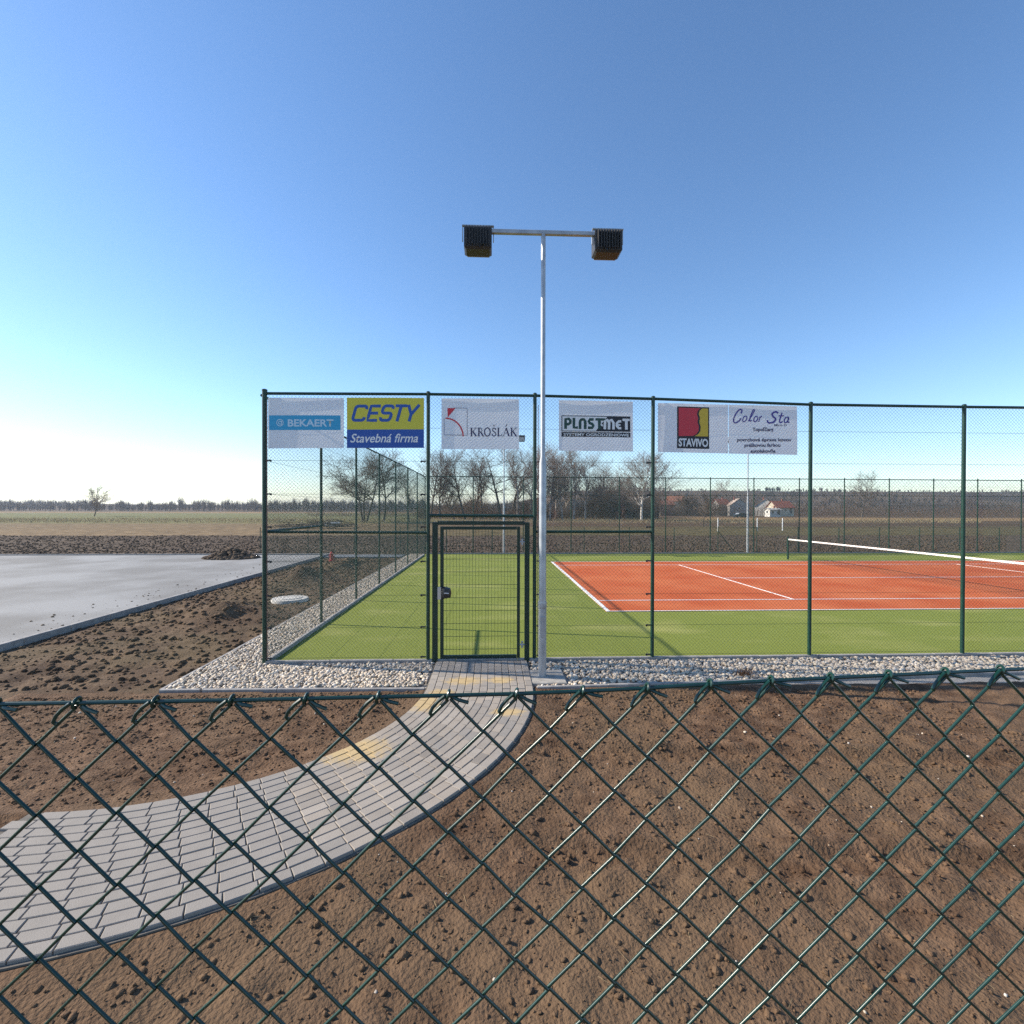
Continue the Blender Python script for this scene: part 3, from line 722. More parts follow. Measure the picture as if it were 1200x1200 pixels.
Ec = [cap([(441.5, T + .2), (430.2, T + .2), (430.2, Bm), (441.5, Bm)]), cap([(430.2, mid), (440.5, mid)])]
Sc = cap([(456.5, T + 3.5)] + arc(454, T + 2.5, 2.5, 2.4, 0, -90, 4) + arc(448, T + 4, 3, 4, -90, -180, 4) + arc(448, mid - 2.5, 3, 2.5, 180, 90, 4) + arc(453.5, mid + 2.5, 3, 2.5, -90, 0, 4) + arc(453.5, Bm - 4, 3, 4, 0, 90, 4) + arc(447.5, Bm - 2.5, 2.5, 2.4, 90, 180, 4) + [(445, Bm - 3.6)])
Tc = [cap([(458.8, T), (472.5, T)]), cap([(465.4, T), (465.4, Bm + 1.4)])]
Yc_ = [cap([(473.6, T - 1.3), (479.6, mid + 1.5), (479.6, Bm + 1.4)]), cap([(486.2, T - 1.3), (479.6, mid + 1.5)])]
b.strokes('lettering', INK_BLUE, [Cc] + Ec + [Sc] + Tc + Yc_, 2, wd)
b.text('Stavebná firma', INK_W, (410.5, 508.2, 490, 518.6), 2, bold=.012, shear=.28)

b = Banner((517.3, 608.2), (466.7, 467.8, 526.2, 526.5), 'white banner with a red arc-and-wedge emblem and serif lettering, above the gate')
b.strokes('emblem_outline', INK_N, [[(520.5, 490), (520.5, 509.6), (541.8, 509.6)], [(532, 478), (547.5, 478.3), (547.5, 510)], [(520.5, 509.6), (547.5, 510)]], 1, .5)
b.poly('emblem_wedge', INK_R, [(524.3, 478.2), (533.8, 478.2), (524.8, 489)], 2)
b.strokes('emblem_arc', INK_R, [arc(522, 512, 20.8, 22, -90, -2, 14)], 2, 1.6)
def serif_word(x0, x1, top, bot):
    S = []; adv = [0, 1.02, 1.9, 2.95, 3.72, 4.5, 5.55]; tot = 6.5; k = (x1 - x0) / tot
    def P(i, pts, w): S.append(([(x0 + (adv[i] + a) * k, bot + (top - bot) * c) for a, c in pts], w))
    tk, tn = 1.55, .6
    for i in (0, 6):
        P(i, [(.18, 0), (.18, 1)], tk); P(i, [(.22, .45), (.75, 1)], tn); P(i, [(.35, .58), (.82, 0)], tk)
        for a, c in ((.18, 0), (.18, 1), (.78, 1), (.82, 0)): P(i, [(a - .16, c), (a + .16, c)], tn)
    P(1, [(.18, 0), (.18, 1)], tk); P(1, [(.18, .97), (.45, .97), (.6, .85), (.6, .65), (.45, .52), (.18, .52)], tn * 1.4); P(1, [(.42, .52), (.78, 0)], tk)
    for a, c in ((.18, 0), (.18, 1), (.80, 0)): P(1, [(a - .15, c), (a + .15, c)], tn)
    P(2, [(.48 + .40 * math.cos(t * .5236), .5 + .52 * math.sin(t * .5236)) for t in range(13)], tk * .85)
    P(3, [(.60, .75), (.55, .92), (.35, 1.0), (.16, .88), (.16, .68), (.35, .54), (.52, .44), (.62, .25), (.50, .03), (.30, -.02), (.12, .10), (.10, .28)], tk * .75)
    P(3, [(.20, 1.42), (.36, 1.18), (.52, 1.42)], tn * 1.2)
    P(4, [(.18, 0), (.18, 1)], tk); P(4, [(.18, .02), (.60, .02), (.68, .25)], tn * 1.3)
    for a, c in ((.18, 0), (.18, 1)): P(4, [(a - .15, c), (a + .15, c)], tn)
    P(5, [(.10, 0), (.47, 1)], tn); P(5, [(.47, 1), (.86, 0)], tk); P(5, [(.24, .36), (.70, .36)], tn)
    for a in (.10, .86): P(5, [(a - .13, 0), (a + .13, 0)], tn)
    P(5, [(.44, 1.15), (.60, 1.45)], tn * 1.4)
    return S
b.strokes('lettering', INK_N, serif_word(551, 606, 501.5, 511), 2, 1)

b = Banner((655, 741.8), (469, 470.6, 528, 529.2), 'white banner with a wide black and green block-letter logo, right of the tall pole')
b.quad('logo_frame', INK_K, [(658, 486.8), (738.8, 488), (738.8, 506), (658, 505.4)], 1)
b.quad('logo_field', INK_W, [(659, 487.8), (711.5, 488.6), (698, 505), (659, 504.6)], 2)
b.quad('logo_bar', INK_K, [(658, 506.2), (738.8, 506.9), (738.8, 512.6), (658, 511.6)], 1)
q = lambda pts: [(x, y + (x - 658) * .012) for x, y in pts]
t0, t1 = 489.6, 502.6
b.strokes('lettering', INK_DG, [q([(662.7, t1), (662.7, t0 + 1.6), (666.5, t0 + 1.2), (668.3, t0 + 3.2), (668.3, t0 + 5.8), (666, t0 + 7.5), (663.5, t0 + 7.5)]),
    q([(672.4, t0), (672.4, t1 - 1.7), (677, t1 - 1.7)]), q([(679.6, t1), (679.6, t0 + 4), (681, t0 + 2), (684, t0 + 1.6), (685.6, t0 + 4), (685.6, t1)]),
    q([(695.5, t0 + 1.7), (691, t0 + 1.7), (689.8, t0 + 4), (691, t0 + 6), (694, t0 + 7), (695.2, t0 + 9), (694, t1 - 1.6), (688.8, t1 - 1.6)]), (q([(697.6, t0 + 1.5), (709, t0 + 1.5)]), 2.8), (q([(702.3, t0 + 1.5), (702.3, t1)]), 3.4)], 3, 3.2)
b.strokes('lettering', INK_W, [(q([(705.6, t0 + 7), (704.4, t0 + 9)]), 1.6), (q([(708.5, t1), (709, t0 + 3), (711.5, t0 + 1.8), (713.5, t0 + 5)]), 3), (q([(713.5, t1), (713.8, t0 + 3), (716.5, t0 + 1.8), (718.8, t0 + 5), (718.8, t1)]), 3),
    (q([(728, t0 + 3.4), (725, t0 + 3.4), (722.6, t0 + 6), (722.6, t0 + 8.5), (725, t1 - 1.6), (728, t1 - 1.6)]), 2.8), (q([(722.6, t0 + 7.6), (727, t0 + 7.6)]), 1.8),
    (q([(729.5, t0 + 1.5), (738, t0 + 1.5)]), 2.8), (q([(734, t0 + 1.5), (734, t1)]), 3.2), (q([(703.5, t0 + 7.2), (706.6, t0 + 9.4)]), 1.0)], 3, 3)
b.text('SYSTEMY OGRODZENIOWE', INK_W, (660.5, (507.5, 508.3), 737, (510.7, 511.7)), 2, bold=.02)

b = Banner((771, 853.4), (472.2, 474.2, 529.6, 531.4), 'white banner with a red and gold torn square over a black name block')
b.quad('emblem_frame', INK_K, [(793.2, 476.3), (831, 477.4), (831, 526.2), (793.2, 525.2)], 1)
edge = [(820.5, 478.6), (817.6, 481.5), (816.6, 485.5), (818, 490), (817.2, 495), (818.8, 500), (818.5, 505), (816, 508.8), (811.5, 511)]
b.split('red_field', INK_R, [(795, 477.8), (795, 511.1)], [(820.8, 478.6)] + edge[1:], 2, -.2)
b.split('gold_field', INK_GOLD, [(829.6, 478.9), (829.6, 511.6)], [(822.6, 478.7)] + edge[1:-1] + [(813.4, 511.3)], 2, 2.0)
b.text('STAVIVO', INK_W, (795, (513.6, 514.4), 829.6, (523.2, 524)), 2, bold=.035)

b = Banner((854.2, 934), (474.3, 476.2, 531.5, 533.2), 'white banner with violet handwritten-style heading and small dark lines, rightmost on the fence')
def spl(pts, n=5):
    out = []; p = [pts[0]] + list(pts) + [pts[-1]]
    for i in range(1, len(p) - 2):
        for k in range(n):
            t = k / n; r = []
            for d in (0, 1):
                a, b_, c, e = p[i - 1][d], p[i][d], p[i + 1][d], p[i + 2][d]
                r.append(.5 * (2 * b_ + (c - a) * t + (2 * a - 5 * b_ + 4 * c - e) * t * t + (-a + 3 * b_ - 3 * c + e) * t ** 3))
            out.append(tuple(r))
    return out + [pts[-1]]
b.strokes('lettering', INK_V, [(spl([(868.5, 484.5), (869.5, 481), (867, 479.8), (862.5, 485), (859.8, 492), (861.5, 495.6), (866, 493.5), (868.6, 490)]), 1.5),
    (spl([(875, 487.5), (871.8, 488.5), (870.5, 492.5), (872, 494.3), (875, 491.5), (875.3, 488)]), 1.2),
    (spl([(877, 493.6), (881, 487), (884, 481), (882.5, 480.5), (879.5, 488), (879, 493.5), (881.5, 492.5)]), 1.2),
    (spl([(887.4, 487.8), (884.6, 488.8), (883.2, 492.6), (884.8, 494.3), (887.6, 491.8), (887.8, 488.3)]), 1.2),
    (spl([(889, 494.2), (890.6, 488.2), (890.2, 490), (892.4, 487.4)]), 1.2),
    (spl([(911.5, 484.5), (909, 482.6), (904.6, 484.8), (905.5, 488), (908.6, 491), (905.6, 495), (900.2, 495.4), (898.8, 492.5)]), 1.9),
    (spl([(916.2, 483.6), (913.2, 493), (914.4, 495.4), (916.8, 493.8)]), 1.5), (spl([(911.8, 487.4), (918.6, 487.4)]), 1.1),
    (spl([(923.6, 489), (920.4, 489.6), (918.6, 493.6), (920.2, 495.6), (923.2, 492.6), (924, 489), (922.8, 494.6), (925, 494.8)]), 1.4)], 2, 1.2)
b.text('Miro D', INK_N, (907, 496.9, 921.5, 499.6), 2, bold=.01)
b.text('Topoľčany', INK_N, (882, 500.7, 906.3, 506.6), 2, bold=.032)
b.text('povrchová úprava kovov', INK_N, (864, (513.3, 513.6), 927, (518.4, 518.7)), 2, bold=.032)
b.text('práškovou farbou', INK_N, (872.5, 519.6, 914, 524.9), 2, bold=.032)
b.text('autolakovňa', INK_N, (879.5, 526.2, 908.5, 530.6), 2, bold=.032)

# ------------------------------------------------------------------ lamp masts
FOOT = mat('footing_concrete', (0.27, 0.25, 0.22), 0.9, (0.38, 0.35, 0.31), 9, bump=0.003, bscale=60)
LAMPG = mat('lamp_lens', (0.35, 0.36, 0.36), 0.15, spec=0.7)
HOUSING = mat('lamp_housing', (0.035, 0.032, 0.03), 0.5)
def mast(x, y, label, rz, footing, H=6.45):
    t = empty('lamp_mast', (x, y, 0), label, 'lamp mast', 'floodlight masts round the court', rz)
    MB().lathe([(.060, -.25), (.058, 1.0), (.054, 1.05), (.052, 3.10), (.034, 3.19), (.0335, H)], n=20).build('pole', GALV, t, True)
    MB().lathe([(.0605, .98), (.063, 1.0), (.063, 1.06), (.0605, 1.08)], n=20).build('collar', GALV, t, True)
    MB().box((0, -.0575, .72), (.07, .012, .30), bev=.004).build('access_door', GALV, t)
    MB().box((0, 0, H + .0), (2.1, .06, .06), bev=.006).build('crossbar', GALV, t)
    for s in (-1, 1):
        fl = MB().box((s * .95, .08, H - .10), (.40, .26, .34), bev=.03).build('floodlight', HOUSING, t)
        MB().box((s * .95, .222, H - .15), (.33, .02, .22), bev=.005).build('lens', LAMPG, fl)
        fins = MB()
        for q_ in range(9): fins.box((s * .95 - .16 + .04 * q_, -.075, H - .10), (.008, .06, .26))
        fins.build('cooling_fins', HOUSING, fl)
        MB().box((s * .95, .02, H + .085), (.46, .05, .012)).box((s * .95 - .224, .05, H - .02), (.012, .05, .20)).box((s * .95 + .224, .05, H - .02), (.012, .05, .20)).build('bracket', GALV, fl)
        MB().tube([(s * .95, -.03, H - .2), (s * .93, -.08, H - .27), (s * .85, -.05, H - .18), (s * .78, -.01, H - .04)], .008, 6).build('cable', BLACK, fl, True)
    if footing:
        MB().box((.07, -.02, -.105), (.50, .56, .19), bev=.01).build('footing', FOOT, t)
    return t
mast(4.352, -.778, 'tall grey lamp pole standing in the gravel right of the gate', 0, True)
p = ground(590.8, 648.4); mast(p[0], D + .55, 'thin grey lamp pole behind the far fence, seen through the gate', math.pi, False)
p = ground(876, 645.8); mast(onY(876, 640, D + .55)[0], D + .55, 'thin grey lamp pole behind the far fence, right of the court service line', math.pi, False)

# ------------------------------------------------------------------ small things
o = empty('manhole_cover', (-1.82, 5.5, -.06), 'round pale concrete manhole slab in the dug soil beside the side fence', 'manhole cover')
MB().lathe([(.47, -.1), (.47, .05), (.45, .075), (.02, .08)], n=32).build('ring', CONC, o, True)
MB().lathe([(.30, .078), (.295, .092), (.02, .094)], n=28).build('lid', CONC, o, True)
RED = mat('red_paint', (0.42, 0.028, 0.022), 0.5, (0.33, 0.03, 0.025), 9)
p = ground(388.6, 656)
o = empty('hydrant', (p[0], p[1], -.06), 'small red hydrant standing on the soil at the car park corner', 'hydrant')
MB().lathe([(.13, 0), (.13, .05), (.085, .07), (.075, .30), (.095, .31), (.095, .34)], n=16).build('body', RED, o, True)
MB().lathe([(.085, .341), (.07, .40), (.025, .43), (.025, .47)], n=16).build('cap', RED, o, True)
for s in (-1, 1): MB().tube([(s * .06, 0, .23), (s * .14, 0, .23)], .035, 12).build('outlet', RED, o, True)

# brown tuft of dead grass in the gravel
rs = np.random.RandomState(5); c = ground(871, 789)
n = 160; P0 = np.stack([c[0] + rs.normal(0, .05, n), c[1] + rs.normal(0, .04, n), np.full(n, -.04)], 1)
P1 = P0 + np.stack([rs.normal(.02, .06, n), rs.normal(0, .05, n), rs.uniform(.03, .12, n)], 1)
v, f = prisms(P0, P1, np.full(n, .003), np.full(n, .001)); tag(link('weed', np_mesh('weed', v, f, mat('dead_weed', (.14, .075, .04), .9))), 'tuft of dead brown weed lying in the gravel near the front edge', 'weed')

# ------------------------------------------------------------------ near fence the picture is taken over
nf = empty('wire_fence', (CAM[0], CAM[1], 0.0), 'close green wire mesh fence with knuckled top edge in front of the camera', 'fence')
WP = [(-60, 826), (280, 820.5), (440, 816.8), (600, 813.2), (740, 807.6), (840, 801.2), (920, 796.8), (1260, 781)]
pts = []
def wire_z(xc):
    Z = .495 + .10 * xc; u = 600 + 570.66 * xc / Z; v = np.interp(u, [a for a, _ in WP], [b_ for _, b_ in WP])
    return M.T @ np.array([xc, (v - 600) / 570.66 * Z, Z]) + np.array([0, 0, CAM[2]])
XW = np.linspace(-1.4, 1.5, 59)
MB().tube([wire_z(x) for x in XW], .0021, 8).build('tension_wire', NEARW, nf, True)
pit = .0684
kx = [-.2008 + pit * i for i in range(-17, 26)]
zig = MB(); kn = MB(); dn = np.array([0, 0, -1.0])
fwd = M.T @ np.array([0, 0, 1.0]); rgt = wire_z(.01) - wire_z(-.01); rgt = rgt / np.linalg.norm(rgt)
hv = .0335; wr = .00165
P0, P1 = [], []
for i, x in enumerate(kx):
    k0 = wire_z(x); k1 = wire_z(x + pit)
    # long weave wires: right-falling and left-falling diagonals
    rows = 26
    for j in range(rows):
        for s in (-1, 1):
            x_a = x + pit / 2 * (j % 2); x_b = x_a + s * pit / 2
            def nd(xx, jj):
                h = math.sin(round(xx / pit * 2) * 12.9898 + jj * 78.233) * 43758.5453; h2 = math.sin(round(xx / pit * 2) * 39.3 + jj * 11.7) * 24634.6
                k_ = .0011 if jj else 0
                return wire_z(xx) + dn * (hv * jj + .004 + k_ * ((h % 1) - .5) * 2) + rgt * (k_ * ((h2 % 1) - .5) * 2)
            a = nd(x_a, j); bq = nd(x_b, j + 1)
            if j == 0 and s == 1: a = a + rgt * .002
            P0.append(a + fwd * .0014 * s); P1.append(bq - fwd * .0014 * s)
    # top knuckle: a hook round the tension wire
    ring = [k0 + rgt * (.0016 * math.sin(t * .9) - .0005) - fwd * .0042 * math.cos(t) * -1 + np.array([0, 0, .0046 * math.sin(t) + .0002]) for t in np.linspace(-1.2, 4.4, 12)]
    kn.tube(ring, wr, 6)
    kn.tube([k0 - rgt * .0032 - fwd * .003 - dn * .0006, k0 - rgt * .0095 - fwd * .0035 + dn * .0042, k0 - rgt * .0150 - fwd * .0036 + dn * .0104, k0 - rgt * .0176 - fwd * .0032 + dn * .0160, k0 - rgt * .0160 - fwd * .002 + dn * .0186], wr * 1.12, 7)
    jt = .0012 * math.sin(i * 2.3)
    kn.tube([k0 + rgt * .0015 + fwd * .002 + dn * .0012, k0 + rgt * .011 - fwd * .003 + dn * (.0042 + jt), k0 + rgt * .0205 - fwd * .003 + dn * (.0074 + 2 * jt)], wr * 1.1, 7)
v, f = prisms(P0, P1, np.full(len(P0), wr), np.full(len(P0), wr), 6)
o = link('wire_mesh', np_mesh('wire_mesh', v, f, NEARW, True), nf); o['kind'] = 'stuff'
o = kn.build('top_knuckles', NEARW, nf, True); o['kind'] = 'stuff'
for x in (-1.3, 1.38):
    q = wire_z(x) + fwd * -.03
    MB().tube([(q[0], q[1], q[2] + .06), (q[0], q[1], -2.45)], .024, 12).build('post', GREEN, nf, True)

# ------------------------------------------------------------------ trees
def grow_tree(seed, H, spread=.45, lean=(0, 0), stems=1, base_split=.25, dense=1.0, twig_r=.0155, up=.40, trunk_r=None, droop=0.0):
    r = random.Random(seed); T = []; W = []
    def v3(): return Vector((r.gauss(0, 1), r.gauss(0, 1), r.gauss(0, 1)))
    def branch(p, d, L, rad, lev):
        n = (7, 5, 4, 3)[min(lev, 3)]; q = p.copy(); d = d.normalized(); seg = L / n
        for i in range(n):
            d = (d + v3() * (.06, .11, .14, .17)[min(lev, 3)] + Vector((0, 0, up * .24 if lev else .05)) - Vector((0, 0, droop * .1 * lev))).normalized()
            q2 = q + d * seg; r0 = max(rad * (1 - .82 * i / n), twig_r * .8); r1 = max(rad * (1 - .82 * (i + 1) / n), twig_r * .6)
            (T if lev < 2 else W).append((q, q2, r0, r1)); q = q2
            f_ = (i + 1) / n
            if lev == 0 and f_ < base_split: continue
            if lev < 3:
                k = (3.9, 3.1, 2.9)[lev] * dense
                for _ in range(int(k) + (r.random() < k % 1)):
                    ax = d.cross(v3()).normalized(); a = r.uniform(.42, .92) * (1 if lev else spread / .45)
                    nd = (d * math.cos(a) + ax * math.sin(a)).normalized()
                    fl = (1.1 - .55 * f_) if lev == 0 else r.uniform(.7, 1.1)
                    branch(q, nd, L * (.50, .52, .50)[lev] * fl * r.uniform(.75, 1.2), max(r1 * .62, twig_r), lev + 1)
    for s in range(stems):
        a = 6.28 * s / max(1, stems) + r.random(); st = .22 if stems > 1 else 0
        d = Vector((lean[0] + st * math.cos(a), lean[1] + st * math.sin(a), 1))
        branch(Vector((.25 * math.cos(a), .25 * math.sin(a), -.4)) if stems > 1 else Vector((0, 0, -.4)), d, H * r.uniform(.80, .92) / (1 if stems == 1 else 1.05), (trunk_r or H * .017) * (1 if stems == 1 else .75), 0)
    return T, W
def seg_mesh(name, S, m, n, H=None):
    P0 = np.array([s[0] for s in S]); P1 = np.array([s[1] for s in S])
    v, f = prisms(P0, P1, [s[2] for s in S], [s[3] for s in S], n); return np_mesh(name, v, f, m)
def tree(px, yb, ytop, seed, label, cat='tree', group='bare trees beyond the far fence', bark=BARK2, twig=TWIG, name='bare_tree', Zd=None, wide=1.15, **kw):
    if Zd: Zs = Zd
    else: Zs = 570.66 * (CAM[2] + .2) / (yb - 596.2)
    b0 = at_depth(px, yb, Zs); H = (yb - ytop) / 570.66 * Zs
    zb = min(b0[2], -.2) if not Zd else b0[2]
    o = empty(name, (b0[0], b0[1], zb), label, cat, group)
    T, W = grow_tree(seed, H, **kw)
    zm = max(max(s[1].z for s in T), max((s[1].z for s in W), default=1)); k = H / zm
    a = link('trunk', seg_mesh('trunk', T, bark, 5), o); c_ = link('crown', seg_mesh('crown', W, twig, 3), o)
    a.scale = c_.scale = (k * wide, k * wide, k)
    return o
tree(427, 612, 524, 1, 'dark round-crowned bare tree with several stems, behind the side fence', stems=3, spread=.85, dense=.9, bark=BARK, base_split=.36, wide=1.3, twig_r=.016, up=.28)
tree(449, 611.5, 517, 2, 'tall bare tree with trunk leaning right, just right of the round tree', lean=(.16, 0), bark=BARK, base_split=.4, dense=.8)
tree(503.5, 609, 514, 3, 'bare tree leaning right behind the gate bay post', lean=(.20, 0), bark=BARK, base_split=.35, dense=.8)
tree(546, 609, 516, 4, 'bare tree leaning left, left of the forked tree', lean=(-.27, 0), bark=BARK, base_split=.35, dense=.85, spread=.5)
tree(533, 609, 548, 14, 'lower bushy bare tree leaning left beside the gate bay post', lean=(-.2, 0), base_split=.2, dense=.9)
tree(564.5, 608.5, 520, 5, 'slender straight bare tree between two leaning trees', base_split=.35, dense=.7, spread=.4)
tree(587, 609, 508, 6, 'wide forked bare tree with thick trunk, above the right of the gate', lean=(-.10, 0), stems=1, spread=.8, base_split=.38, dense=.8, trunk_r=.40, bark=BARK)
tree(607, 608.5, 511, 7, 'pale bare birch directly behind the gate bay, left of the tall pole', bark=BIRCH, twig=TWIGP, base_split=.3, spread=.35, dense=.8, up=.6)
tree(621, 608.5, 516, 8, 'pale bare birch right behind the post beside the tall pole', bark=BIRCH, twig=TWIGP, base_split=.3, spread=.35, dense=.8, up=.6)
tree(644, 608.5, 520, 9, 'pale twiggy birch just right of the tall pole', bark=BIRCH, twig=TWIGP, base_split=.25, spread=.4, dense=.9, up=.5)
tree(659, 608.5, 528, 10, 'pale birch second to the right of the tall pole', bark=BIRCH, twig=TWIGP, base_split=.25, spread=.4, dense=.85, up=.5)
tree(672, 608.5, 517, 11, 'tall pale birch under the left end of the block-letter banner', bark=BIRCH, twig=TWIGP, base_split=.25, spread=.38, dense=.8, up=.5)
tree(686, 608.5, 522, 12, 'broad pale birch under the middle of the block-letter banner', bark=BIRCH, twig=TWIGP, base_split=.25, spread=.55, dense=.9, up=.4)
tree(752, 609.3, 527, 13, 'lone white-trunked birch beside the fourth post of the front fence', bark=mat('white_birch_bark', (.45, .42, .38), .8, (.62, .58, .54), 2), twig=TWIGP, base_split=.22, spread=.55, dense=1.1, up=.35, wide=1.45)
tree(824.3, 616.5, 573, 15, 'small dark bare tree standing alone in the field before the houses', bark=BARK, twig=TWIG, base_split=.32, spread=.65, dense=.8, name='bare_tree', twig_r=.008)
tree(851, 603.5, 555, 16, 'tall pale bare tree behind the red-roofed house', bark=BARK2, twig=TWIGP, base_split=.3, spread=.6, dense=.8)
tree(806, 604, 577, 17, 'low bushy bare tree left of the small dark tree', bark=BARK2, twig=TWIG, base_split=.1, spread=.7, dense=1.0, stems=3)
tree(715, 606, 552, 18, 'bushy brown bare tree between the broad birch and the lone birch', bark=BARK2, twig=TWIG, base_split=.1, spread=.6, dense=.9, stems=2)
tree(480, 610, 545, 19, 'thin bare tree between the two right-leaning trees', bark=BARK, base_split=.3, dense=.7, spread=.4, lean=(-.1, 0))
# trees beyond the photograph's edges
tree(1010, 605, 548, 20, 'bare tree beyond the right end of the village', bark=BARK2, twig=TWIG, spread=.55, dense=.85)
tree(110, 606, 566, 22, 'bare tree far out on the left field', bark=BARK2, twig=TWIG, spread=.6, dense=.85)
for k_, (px, yb, yt, ln, bk, tw, lab) in enumerate((
    (516, 609, 524, -.05, BARK2, TWIG, 'upright brown bare tree just right of the second fence post'),
    (556, 608, 530, .05, BARK2, TWIG, 'medium brown bare tree left of the slender straight tree'),
    (599, 607.5, 522, .08, BARK, TWIG, 'dark bare tree leaning right beside the thin lamp pole seen through the gate'),
    (632, 607.5, 512, -.05, BIRCH, TWIGP, 'tall pale birch hidden behind the tall grey pole'),
    (652, 607, 516, .1, BIRCH, TWIGP, 'pale birch leaning right close to the tall pole'),
    (665, 607, 530, -.12, BIRCH, TWIGP, 'smaller pale birch leaning left under the block-letter banner'),
    (698, 607.5, 536, .18, BARK2, TWIGP, 'bare tree leaning right under the right end of the block-letter banner'),
    (737, 606, 566, 0, BARK2, TWIG, 'low brown bare tree just left of the lone birch'),
    (879, 602.5, 575, 0, BARK2, TWIGP, 'small bare tree behind the right thin lamp pole'),
    (836, 603, 572, 0, BARK2, TWIG, 'brown bare tree left of the red-roofed house'))):
    tree(px, yb, yt, 60 + k_, lab, bark=bk, twig=tw, lean=(ln, 0), base_split=.25, spread=.45, dense=.8, up=.45)
# saplings with pale red twigs
for px, yb, yt, sd, lab in ((728.5, 621.5, 590, 31, 'reddish young sapling in the field right of the tall pole, behind the mid rail'), (648.5, 621, 596, 32, 'reddish young sapling in the field close beside the tall pole')):
    tree(px, yb, yt, sd, lab, 'sapling', 'young saplings in the field', TWIGP, mat('reddish_twigs', (.20, .10, .075), .9), 'sapling', base_split=.4, dense=.35, spread=.35, up=.7, twig_r=.006, trunk_r=.03)

# thicket under the trees, and far woods
def thicket(name, n, ux, y_base, hmin, hmax, seed, m, zj=12, kind='stuff'):
    r = np.random.RandomState(seed); u = r.uniform(*ux, n)
    Z = 570.66 * (CAM[2] + .2) / (y_base - 596.2) + r.uniform(0, zj, n)
    base = CAM[None] + np.stack([(M.T @ np.array([(a - 600) / 570.66, 0, 1])) for a in u]) * Z[:, None]; base[:, 2] = -.3
    env = hmin + (hmax - hmin) * np.clip(.5 + 3.0 * fnoise(base[:, 0], base[:, 1] * .3, .16, 3), 0, 1)
    P0, P1, Q0, Q1 = [], [], [], []
    h = env * r.uniform(.5, 1.1, n); d = r.normal(0, .22, (n, 3)); d[:, 2] = 1
    top = base + d * h[:, None]
    P0.append(base); P1.append(top); Q0.append(np.full(n, .03)); Q1.append(np.full(n, .010))
    for _ in range(9):
        t = r.uniform(.2, .95, n)[:, None]; a = base + (top - base) * t
        dd = r.normal(0, .55, (n, 3)); dd[:, 2] = np.abs(dd[:, 2]) + .35
        P0.append(a); P1.append(a + dd * (h * r.uniform(.15, .38, n))[:, None]); Q0.append(np.full(n, .014)); Q1.append(np.full(n, .007))
    v, f = prisms(np.concatenate(P0), np.concatenate(P1), np.concatenate(Q0), np.concatenate(Q1))
    return tag(link(name, np_mesh(name, v, f, m)), kind=kind)
BRUSH = mat('brown_brush', (0.115, 0.068, 0.045), .95, (0.20, 0.130, 0.085), .5)
BRUSHD = mat('dark_brush', (0.100, 0.070, 0.052), .95, (0.17, 0.125, 0.092), .5)
thicket('thicket', 2000, (490, 640), 608.8, 2.2, 7.5, 41, BRUSH, 26)
thicket('thicket', 2200, (630, 772), 607.8, 2.2, 8.0, 42, BRUSHD, 26)
thicket('thicket', 1600, (768, 850), 604.5, 1.5, 6.5, 43, BRUSHD, 30)
thicket('thicket', 700, (360, 500), 606.0, .6, 2.2, 44, BRUSH, 40)
thicket('thicket', 2600, (845, 1200), 604.2, 1.0, 5.0, 45, BRUSH, 30)
# dry grass along the field edges
DRY = mat('dry_grass', (.30, .22, .12), .95, (.38, .30, .17), .6)
r = np.random.RandomState(9); n = 9000
Y = r.uniform(84, 118, n); X = CAM[0] + r.uniform(-1.05, 1.05, n) * (Y + 8)
P0 = np.stack([X, Y, np.full(n, -.35)], 1); P1 = P0 + np.stack([r.normal(0, .15, n), r.normal(0, .15, n), r.uniform(.25, .6, n)], 1)
v, f = prisms(P0, P1, np.full(n, .05), np.full(n, .02)); tag(link('dry_grass', np_mesh('dry_grass', v, f, DRY)), kind='stuff')

def woods(name, n, ux, Zr, hr, seed, m, hillz=None):
    """far-off trees: loose upright sprays"""
    r = np.random.RandomState(seed); u = r.uniform(*ux, n); Z = r.uniform(*Zr, n)
    base = CAM[None] + np.stack([(M.T @ np.array([(a - 600) / 570.66, 0, 1])) for a in u]) * Z[:, None]
    base[:, 2] = -.5 if hillz is None else hill_h(base[:, 0], base[:, 1]) - .5
    H = r.uniform(*hr, n) * np.clip(.75 + 1.3 * fnoise(base[:, 0], base[:, 1] * .2, .02, 2), .45, 1.5)
    k = 46; P0 = np.repeat(base, k, 0); h = np.repeat(H, k)
    t = r.uniform(.12, .6, n * k); P0[:, 2] += h * t * .8
    sp = r.normal(0, .16, (n * k, 3)); sp[:, 2] = 0; P0 += sp * h[:, None] * .6 * t[:, None]
    d = r.normal(0, .28, (n * k, 3)); d[:, 2] = np.abs(d[:, 2]) * .5 + .8; d /= np.linalg.norm(d, axis=1, keepdims=True)
    P1 = P0 + d * (h * r.uniform(.18, .42, n * k))[:, None]
    w0 = h * .010 + .02
    v, f = prisms(np.concatenate([P0, base]), np.concatenate([P1, base + np.stack([0 * H, 0 * H, H * .8], 1)]), np.concatenate([w0, H * .016]), np.concatenate([w0 * .3, H * .004]))
    return tag(link(name, np_mesh(name, v, f, m)), kind='stuff')
BRUSHH = mat('hillside_scrub', (0.082, 0.052, 0.034), .95, (0.14, 0.095, 0.062), .03)
WOODM = mat('far_wood', (0.075, 0.06, 0.052), .95, (0.115, 0.09, 0.075), .05)
woods('woods', 1300, (-60, 500), (360, 560), (9, 15), 51, WOODM)
woods('woods', 420, (500, 790), (260, 430), (6, 12), 54, WOODM)
